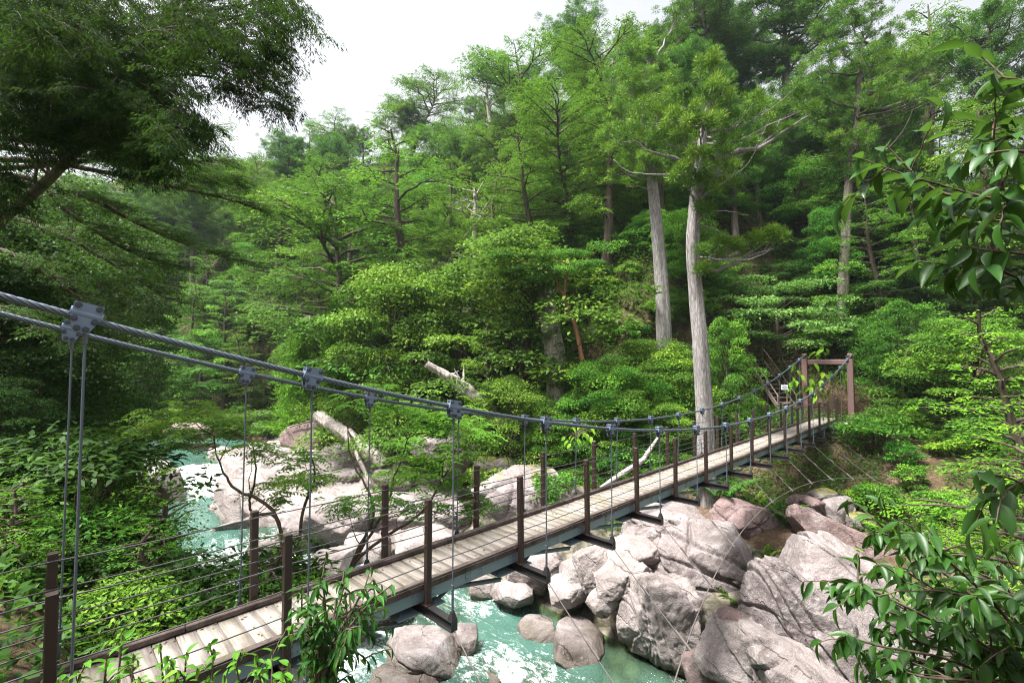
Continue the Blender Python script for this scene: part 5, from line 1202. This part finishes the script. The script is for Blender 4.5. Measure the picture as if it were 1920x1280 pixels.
proto('dark', [g_broad(91, 9, 3.0, 110, 300, 0.11, 0.05, 0.55, 'lf_dark', 'bark_dark', 0.04), g_broad(92, 8, 2.6, 100, 300, 0.11, 0.05, 0.5, 'lf_dark', 'bark_dark', 0.04)])
proto('feather', [g_hemlock(95, 3.4, 1.25, 0.03, False, 0.085, 12, 'lf_pinn'), g_hemlock(96, 3.0, 1.4, 0.03, False, 0.085, 12, 'lf_pinn'), g_hemlock(97, 5.5, 1.9, 0.05, False, 0.12, 9, 'lf_bright')])
proto('leafy', [g_shrub(98, 1.2, 1.6, 34, 130, 0.085, 0.034, 'lf_shrub', 0.6), g_shrub(99, 1.0, 1.3, 26, 130, 0.10, 0.04, 'lf_dark', 0.6)])
HT.update(dark=(9, 8), feather=(3.4, 3.0, 5.5), leafy=(1.6, 1.4))
NAMES.update(dark=('evergreen_tree', 'tree'), feather=('young_conifer', 'young tree'), leafy=('shrub', 'shrub'))
def spot(kind, i, px, d, top, label, wide=1.0, rz=0.0, sink=0.15, lean=(0, 0)):
    r0 = ray(px, 640); q = r0*(d/r0[1]); s, t = to_st(q); z = gz(s, t)-sink; h = max(0.3, at(px, top, d)[2]-z)
    return plant(kind, i, (q[0], q[1], z), rz, h, label, None, wide, lean)
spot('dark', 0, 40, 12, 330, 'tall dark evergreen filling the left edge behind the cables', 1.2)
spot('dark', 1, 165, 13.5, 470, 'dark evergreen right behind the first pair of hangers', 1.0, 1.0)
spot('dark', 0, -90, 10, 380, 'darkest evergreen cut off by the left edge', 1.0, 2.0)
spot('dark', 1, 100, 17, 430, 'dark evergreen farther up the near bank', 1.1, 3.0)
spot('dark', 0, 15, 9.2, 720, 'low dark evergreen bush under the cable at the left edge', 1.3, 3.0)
spot('leafy', 0, 120, 10.5, 815, 'leafy green bush behind the first hangers', 1.2, 0.4)
spot('leafy', 0, 205, 10.5, 880, 'leafy green bush on the bank just left of the small fall', 1.0, 2.4)
spot('leafy', 1, 95, 8.4, 830, 'dark leafy bush beside the first hangers', 1.4, 0.4)
spot('leafy', 0, 170, 8.0, 960, 'pale green leafy bush behind the first span of railing', 1.3, 4.4)
spot('feather', 0, 335, 8.6, 890, 'feathery bright young conifer behind the railing before the white water', 0.95)
spot('feather', 1, 400, 8.0, 985, 'feathery young conifer touching the second far post', 0.95, 1.0)
spot('feather', 1, 270, 9.2, 900, 'feathery young conifer left of the bright one', 1.0, 2.0)
spot('feather', 0, 25, 6.6, 905, 'feathery bright conifer bush in front of the left edge', 1.3, 3.0)
spot('feather', 1, 330, 7.0, 1060, 'low feathery conifer right behind the railing wires', 1.2, 5.0)
spot('leafy', 1, 120, 6.9, 1040, 'dark leafy bush low behind the nearest posts', 1.5, 2.0)
spot('leafy', 1, 420, 7.6, 1090, 'dark leafy bush below the second far post', 1.3, 1.0)
spot('leafy', 0, 240, 6.6, 1110, 'leafy bush growing against the deck by the nearest posts', 1.3, 3.3)
spot('feather', 2, 1895, 14, 585, 'bright yellow green feathery conifer at the right edge', 0.9, 1.0)
spot('feather', 2, 1850, 11.5, 880, 'bright feathery conifer low at the right edge above the glossy leaves', 1.0, 3.0)
spot('feather', 2, 1760, 13.5, 960, 'low bright feathery conifer behind the glossy bush', 1.1, 4.0)
spot('feather', 2, 1935, 10.5, 760, 'pale feathery conifer half outside the right edge', 1.0, 5.0)

spot('feather', 0, 205, 8.8, 870, 'feathery young conifer between the first hangers and the small fall', 1.1, 1.5)
spot('feather', 1, 150, 7.6, 985, 'feathery low conifer right of the nearest far post', 1.2, 2.6)
spot('feather', 0, 270, 7.4, 1000, 'feathery conifer in the middle of the first railing span', 1.2, 3.6)
spot('feather', 1, 405, 7.0, 1120, 'feathery low conifer just left of the second far post', 1.1, 4.6)
spot('feather', 0, 60, 7.6, 930, 'feathery conifer behind the nearest far post', 1.3, 5.6)
# ---- leafy shrub with compound leaves between the bridge and the slab
def pinnate(lf, wd, rng, a, d, L, tint, pairs=7):
    P = curve(a, a+d*L, 0.10, 8); P[:, 2] -= .22*L*np.linspace(0, 1, 8)**2; wd.limb(P, np.linspace(.0035, .0012, 8), 3)
    f = np.linspace(.2, 1, pairs); c = np.stack([np.interp(f, np.linspace(0, 1, 8), P[:, j]) for j in range(3)], 1); sd_ = unit(np.cross(d, (0, 0, 1.0)))
    for sg in (-1, 1): lf.add(c, sd_*sg+d*0.45+np.array([0, 0, -.28])+rng.normal(size=(pairs, 3))*.12, np.array([0, 0, 1.0])+rng.normal(size=(pairs, 3))*.25, .15*(1.1-.4*f), .045, tint+rng.normal(size=pairs)*.06)
    lf.add(P[-1:], d[None]+np.array([[0, 0, -.3]]), np.array([[0, 0, 1.0]]), .10, .03, tint)
def compound(label, base, stems, clusters, d, seed, per=9):
    r_ = np.random.default_rng(seed); wd, lf = WD(), LF(); S_ = []
    for st in stems:
        Q = smooth_path([base]+[at(x, y, dd) for x, y, dd in st], 30)+np.r_[np.zeros((1, 3)), r_.normal(size=(29, 3))*.012]; wd.limb(Q, np.linspace(.045, .008, 30), 6); S_.append(Q)
    AL = np.concatenate(S_)
    for cx, cy, cr in clusters:
        c = at(cx, cy, d+r_.normal()*.5); i = np.argmin(np.linalg.norm(AL-c+np.array([0, 0, .5]), axis=1)); Q = curve(AL[i], c, -.08, 7, r_, .02); wd.limb(Q, np.linspace(.014, .004, 7), 4)
        tb = r_.uniform(.4, .8)
        for k in range(per):
            a = c+r_.normal(size=3)*np.array([.7, .7, .35])*cr*d/F; az = r_.uniform(0, 6.28); pinnate(lf, wd, r_, a, unit(np.array([math.cos(az), math.sin(az), r_.uniform(-.1, .35)])), r_.uniform(.36, .56), tb+r_.normal()*.06)
    return own('leafy_sapling', base, wd, lf, 'twig', 'lf_pinn', label, 'sapling', ('stems', 'leaves'))
compound('slender sapling with feather shaped leaves over the upstream slab', gpt(4.3, 10.5)-np.array([0, 0, .2]),
         [[(640, 1120, 9.6), (720, 960, 9.8), (745, 880, 10), (770, 810, 10)], [(650, 1090, 9.6), (700, 960, 9.8), (660, 860, 10), (650, 790, 10)], [(640, 1100, 9.6), (790, 960, 9.7), (840, 880, 9.8), (860, 820, 10)]],
         [(700, 745, 36), (740, 765, 42), (790, 790, 42), (760, 830, 36), (820, 770, 34), (860, 790, 34), (885, 815, 26), (740, 890, 36), (800, 880, 30), (850, 900, 28), (880, 955, 22), (720, 940, 28), (790, 950, 26), (650, 950, 24), (830, 850, 30)], 10, 3, 30)
compound('thin bent sapling with feather shaped leaves left of the slab', gpt(3.7, 10.0)-np.array([0, 0, .2]),
         [[(530, 1005, 9.0), (440, 915, 9.3), (408, 860, 9.4), (400, 800, 9.5)], [(530, 1010, 9.0), (470, 960, 9.3), (480, 880, 9.4), (470, 820, 9.4)], [(560, 1010, 9.0), (590, 900, 9.3), (580, 850, 9.3)]],
         [(300, 790, 32), (350, 775, 36), (400, 790, 36), (440, 800, 34), (370, 815, 30), (330, 830, 24), (470, 850, 26), (520, 930, 24), (570, 860, 26), (590, 900, 24), (540, 900, 20), (280, 815, 22)], 9.4, 4, 26)

# ---- glossy leaves close to the camera
def big_leaf():
    """one laurel-like leaf, folded along its rib and bent down at the tip; unit length along +x"""
    n = 7; x = np.linspace(0, 1, n); w = 0.5*np.sin(PI*x**0.8)**0.9*(1-x*0.15); w[-1] = 0; w[0] = 0.02
    z0 = -0.22*x*x; v = []
    for i in range(n):
        v += [(x[i], -w[i], z0[i]+0.26*w[i]), (x[i], 0, z0[i]), (x[i], w[i], z0[i]+0.26*w[i])]
    f = []
    for i in range(n-1):
        a = i*3; f += [(a, a+3, a+4, a+1), (a+1, a+4, a+5, a+2)]
    return np.array(v), np.array(f)
BL_V, BL_F = big_leaf()
class BLF:
    def __init__(s): s.v = []; s.f = []; s.t = []; s.o = 0
    def add(s, c, d, n, L, W, t):
        d = d/np.linalg.norm(d); y = np.cross(n, d); y /= np.linalg.norm(y); z = np.cross(d, y)
        s.v.append(c+(BL_V*np.array([L, W, L]))@np.stack([d, y, z])); s.f.append(BL_F+s.o); s.o += len(BL_V); s.t += [t]*len(BL_F)
    def build(s, name, mat, parent, o): return link(name, raw_mesh(name, np.concatenate(s.v)-o, np.concatenate(s.f), [M[mat]], tint=np.clip(s.t, 0, 1), smooth=True), parent)
def leafy_branch(name, label, twigs, d, step, L, W, mat, seed, side=0.0, tone=0.35, hang=0.35, cat='branch', sub=True):
    r_ = np.random.default_rng(seed); wd, bl_ = WD(), BLF(); allp = []
    for tw in twigs:
        Q = smooth_path([at(x, y, d+dd) for x, y, dd in tw], 30); wd.limb(Q, np.linspace(.0042*d+.001, .0012*d, 30), 6); allp.append((Q, 0.25))
        if sub:
            for k in range(int(side*np.linalg.norm(Q[-1]-Q[0])/0.1)):
                f_ = r_.uniform(.2, .92); a = on_path(Q, f_); b_ = on_path(Q, min(1, f_+.05)); dr = unit(b_-a); dv = unit(dr+r_.normal(size=3)*.65+np.array([0, 0, .12])); l2 = r_.uniform(.6, 1.6)*L*1.7
                Q2 = curve(a, a+dv*l2, .06, 8, r_, .01); wd.limb(Q2, np.linspace(.0022*d, .0008*d, 8), 4); allp.append((Q2, 0.15))
    for Q, f0 in allp:
        Ln = np.linalg.norm(np.diff(Q, axis=0), axis=1).sum(); k = max(3, int(Ln/step))
        for i in range(k):
            f_ = f0+(1-f0)*(i+r_.uniform(0, .6))/k; a = on_path(Q, min(f_, 1)); dr = unit(on_path(Q, min(1, f_+.03))-on_path(Q, max(0, f_-.03))); sg = 1 if i % 2 else -1
            y = unit(np.cross((0, 0, 1.0), dr)); dd = unit(dr*r_.uniform(.35, .9)+y*sg*r_.uniform(.5, 1)+np.array([0, 0, -hang*r_.uniform(.3, 1.7)])+r_.normal(size=3)*.15)
            nn = unit(np.array([0, 0, 1.0])+r_.normal(size=3)*.35); l = L*r_.uniform(.7, 1.2); bl_.add(a, dd, nn, l, W*l/L*r_.uniform(.85, 1.15), tone+r_.normal()*.16)
        bl_.add(Q[-1], unit(Q[-1]-Q[-2]+np.array([0, 0, -.15])), np.array([0, 0.1, 1.0]), L*.9, W*.8, tone+.25)
    r = thing(name, tuple(allp[0][0][0]), label, cat); o1 = allp[0][0][0]
    wd.v = [v-o1 for v in wd.v]; link('twigs', wd.mesh('twigs', M['twig']), r); bl_.build('leaves', mat, r, o1); return r
leafy_branch('leafy_branch', 'glossy dark leaved branch reaching in at the upper right', [
    [(2080, 400, 0), (1960, 380, 0), (1860, 372, 0), (1775, 350, .05), (1690, 325, .05), (1612, 296, .1)], [(2080, 380, 0), (1900, 372, 0), (1870, 300, 0), (1862, 240, .05), (1880, 200, .05)], [(1960, 380, 0), (1800, 370, .1), (1730, 340, .15), (1660, 270, .2)],
    [(2050, 330, -.1), (1950, 290, -.1), (1870, 285, -.1), (1800, 310, -.05)], [(2050, 150, 0), (1960, 155, 0), (1900, 148, 0), (1862, 140, .05)], [(2060, 250, 0), (1980, 240, 0), (1910, 250, 0), (1850, 270, 0)], [(2060, 430, 0.1), (1930, 430, .1), (1830, 410, .15), (1750, 395, .2)]],
    1.45, 0.042, 0.105, 0.044, 'lf_gloss', 21, 0.55, 0.40, 0.55)
leafy_branch('leafy_branch', 'glossy branch with hanging leaves below the upper right one', [
    [(2080, 600, 0), (1960, 545, 0), (1880, 510, 0), (1800, 500, .05), (1722, 490, .1)], [(2080, 520, -.1), (1940, 480, -.1), (1860, 470, -.05), (1790, 460, 0)], [(2060, 560, .1), (1900, 540, .1), (1840, 530, .1), (1780, 515, .1)]],
    1.5, 0.042, 0.105, 0.044, 'lf_gloss', 22, 0.35, 0.38, 0.8)
leafy_branch('leafy_branch', 'twig of drooping glossy leaves at the right edge above the glossy bush', [
    [(2060, 960, 0), (1960, 925, 0), (1890, 895, 0), (1835, 885, 0)], [(2060, 900, 0), (1960, 890, 0), (1910, 905, 0), (1865, 935, 0)]], 1.75, 0.055, 0.115, 0.045, 'lf_gloss', 23, 0.3, 0.4, 0.8)
tw = []
for (x, y) in [(1600, 1095), (1575, 1110), (1640, 1000), (1700, 1010), (1760, 1040), (1660, 1060), (1610, 1215), (1590, 1190), (1650, 1180), (1680, 1250), (1720, 1120), (1780, 1110), (1830, 1080), (1870, 1060), (1850, 1150), (1780, 1190), (1740, 1250), (1830, 1230), (1890, 1120), (1900, 1200), (1700, 1180), (1910, 1020), (1640, 1120), (1690, 1090), (1800, 1040), (1640, 1270), (1880, 1260)]:
    dd = rng.uniform(-.25, .5); tw.append([(2060+rng.uniform(-80, 60), 1420+rng.uniform(-60, 80), dd*.3), ((x+2040)/2+30, (y+1400)/2-30, dd*.6), (x+50, y+18, dd), (x, y, dd)])
leafy_branch('glossy_bush', 'glossy dark leaved bush filling the lower right corner', tw, 2.1, 0.052, 0.098, 0.037, 'lf_gloss', 24, 0.5, 0.36, 0.6, 'bush')
tw = []
for (x, y) in [(560, 1110), (600, 1080), (650, 1075), (700, 1085), (735, 1095), (580, 1150), (630, 1120), (680, 1130), (720, 1140), (540, 1190), (600, 1180), (660, 1180), (700, 1190), (570, 1230), (640, 1230), (690, 1240), (610, 1260), (545, 1140)]:
    dd = rng.uniform(-.3, .4); tw.append([(600+rng.uniform(-30, 30), 1420, 0), (605+rng.uniform(-20, 20), 1280, dd*.3), ((x+620)/2, (y+1200)/2, dd*.7), (x, y, dd)])
leafy_branch('leafy_bush', 'leafy bush with long narrow leaves in front of the deck', tw, 3.5, 0.072, 0.10, 0.032, 'lf_dark', 25, 0.5, 0.55, 0.7, 'bush')
tw = []
for (x, y) in [(150, 1262), (200, 1235), (250, 1225), (300, 1205), (350, 1222), (400, 1215), (440, 1235), (480, 1225), (510, 1215), (330, 1258), (260, 1268), (420, 1265), (480, 1262), (230, 1190), (370, 1252), (530, 1258)]:
    dd = rng.uniform(-.3, .3); tw.append([(x+rng.uniform(-30, 30), 1440, 0), (x+rng.uniform(-20, 20), 1330, dd*.5), (x, y, dd)])
leafy_branch('leafy_bush', 'bright low bush along the bottom left edge before the deck', tw, 3.0, 0.062, 0.072, 0.034, 'lf_pinn', 26, 0.7, 0.35, 0.3, 'bush')
# vines and single bright plants
def big_leaf_plant(name, label, px, py, d, n, spread, L, seed, cat, hang=0.7):
    r_ = np.random.default_rng(seed); bl_ = BLF(); c = at(px, py, d); wd = WD()
    for k in range(n):
        a = c+r_.normal(size=3)*spread; az = r_.uniform(0, 6.28); wd.limb(curve(c+np.array([0, 0, .1]), a, .05, 5), np.linspace(.012, .005, 5), 4)
        bl_.add(a, np.array([math.cos(az), math.sin(az), -hang]), unit(np.array([0, -.5, 1.0])+r_.normal(size=3)*.3), L*r_.uniform(.7, 1.2), L*.5, r_.uniform(.3, .9))
    r = thing(name, tuple(c), label, cat); wd.v = [v-c for v in wd.v]; link('stems', wd.mesh('stems', M['twig']), r); bl_.build('leaves', 'lf_bright', r, c); return r
big_leaf_plant('hanging_vine', 'bright big leaved vine hanging beside the left post of the far tower', 1535, 715, 25.6, 26, np.array([.35, .3, .6]), .5, 1, 'vine', 1.3)
big_leaf_plant('hanging_vine', 'small bright leaf spray above the beam of the far tower', 1540, 658, 25.6, 7, np.array([.2, .2, .12]), .5, 2, 'vine', .6)
big_leaf_plant('hanging_vine', 'bright leaves hanging inside the right post of the far tower', 1572, 705, 25.6, 9, np.array([.15, .2, .25]), .45, 3, 'vine', 1.2)
big_leaf_plant('hanging_vine', 'bright leaves left of the far tower between the hangers', 1490, 710, 25.8, 14, np.array([.25, .2, .5]), .45, 5, 'vine', 1.2)
big_leaf_plant('big_leaved_plant', 'bright yellow green plant with large leaves above the far railing', 1085, 815, 18.5, 26, np.array([.3, .3, .18]), .30, 4, 'plant', .9)
for (px, py, d, k, w_, lb) in [(1558, 1020, 15.0, 2, 1.5, 'bright yellow green fern growing on the long sloping block'), (1428, 1040, 15.1, 2, 1.3, 'bright fern in the cleft between the big boulders'), (1405, 1052, 15.0, 2, 1.1, 'bright low fern beside the cleft fern'), (1480, 1030, 15.6, 0, 1.2, 'green fern at the upper end of the cleft'), (1520, 1050, 15.0, 0, 1.0, 'green fern under the long sloping block'), (1400, 1120, 14.3, 0, 1.4, 'dark green fern in the shaded cleft by the huge boulder'), (1345, 1160, 14.2, 0, 1.2, 'small green fern low in the shaded cleft'), (1480, 960, 17.2, 1, 1.5, 'green fern under the guy rope by the stone heap'), (1420, 930, 18.0, 2, 1.0, 'small yellow fern above the reddish boulder'), (1345, 905, 18.4, 0, 2.2, 'green fern clump beside the foot of the nearest pine'), (1180, 1030, 17.6, 0, 2.2, 'green fern clump under the bridge bracing'), (1660, 985, 16.8, 2, 1.6, 'yellow green tuft on the bare soil'), (1480, 1085, 14.6, 2, 0.8, 'tiny bright fern on the edge of the giant slab'), (900, 745, 25.5, 2, 3.0, 'yellow green fern at the foot of the broken trunk')]:
    p = at(px, py, d); h = HT['fern'][k]*w_; plant('fern', k, (p[0], p[1], p[2]-h*0.5), rng.uniform(0, 6), h, lb)

# fallen leaves lying on the deck
lf = LF(); n = 420; x = rng.uniform(sn(-1.3), sn(14), n); y = np.where(rng.uniform(size=n) < .55, rng.uniform(6.02, 6.13, n), rng.uniform(5.37, 6.1, n))
lf.add(np.stack([x, y, np.full(n, ZD+.006)], 1), rng.normal(size=(n, 3))*np.array([1, 1, .08]), np.array([0, 0, 1.0])+rng.normal(size=(n, 3))*.18, rng.uniform(.03, .075, n), rng.uniform(.014, .03, n), rng.uniform(0, 1, n))
M['litter'] = m_leaf('fallen_leaf', (0.07, 0.04, 0.022), (0.16, 0.095, 0.045), (0.22, 0.20, 0.06), 0.1)
o = link('fallen_leaves', lf.mesh('fallen_leaves', M['litter'])); o.rotation_euler = (0, 0, ROT); tag(o, 'brown fallen leaves scattered along the pale deck planks', 'leaf litter', kind='stuff')
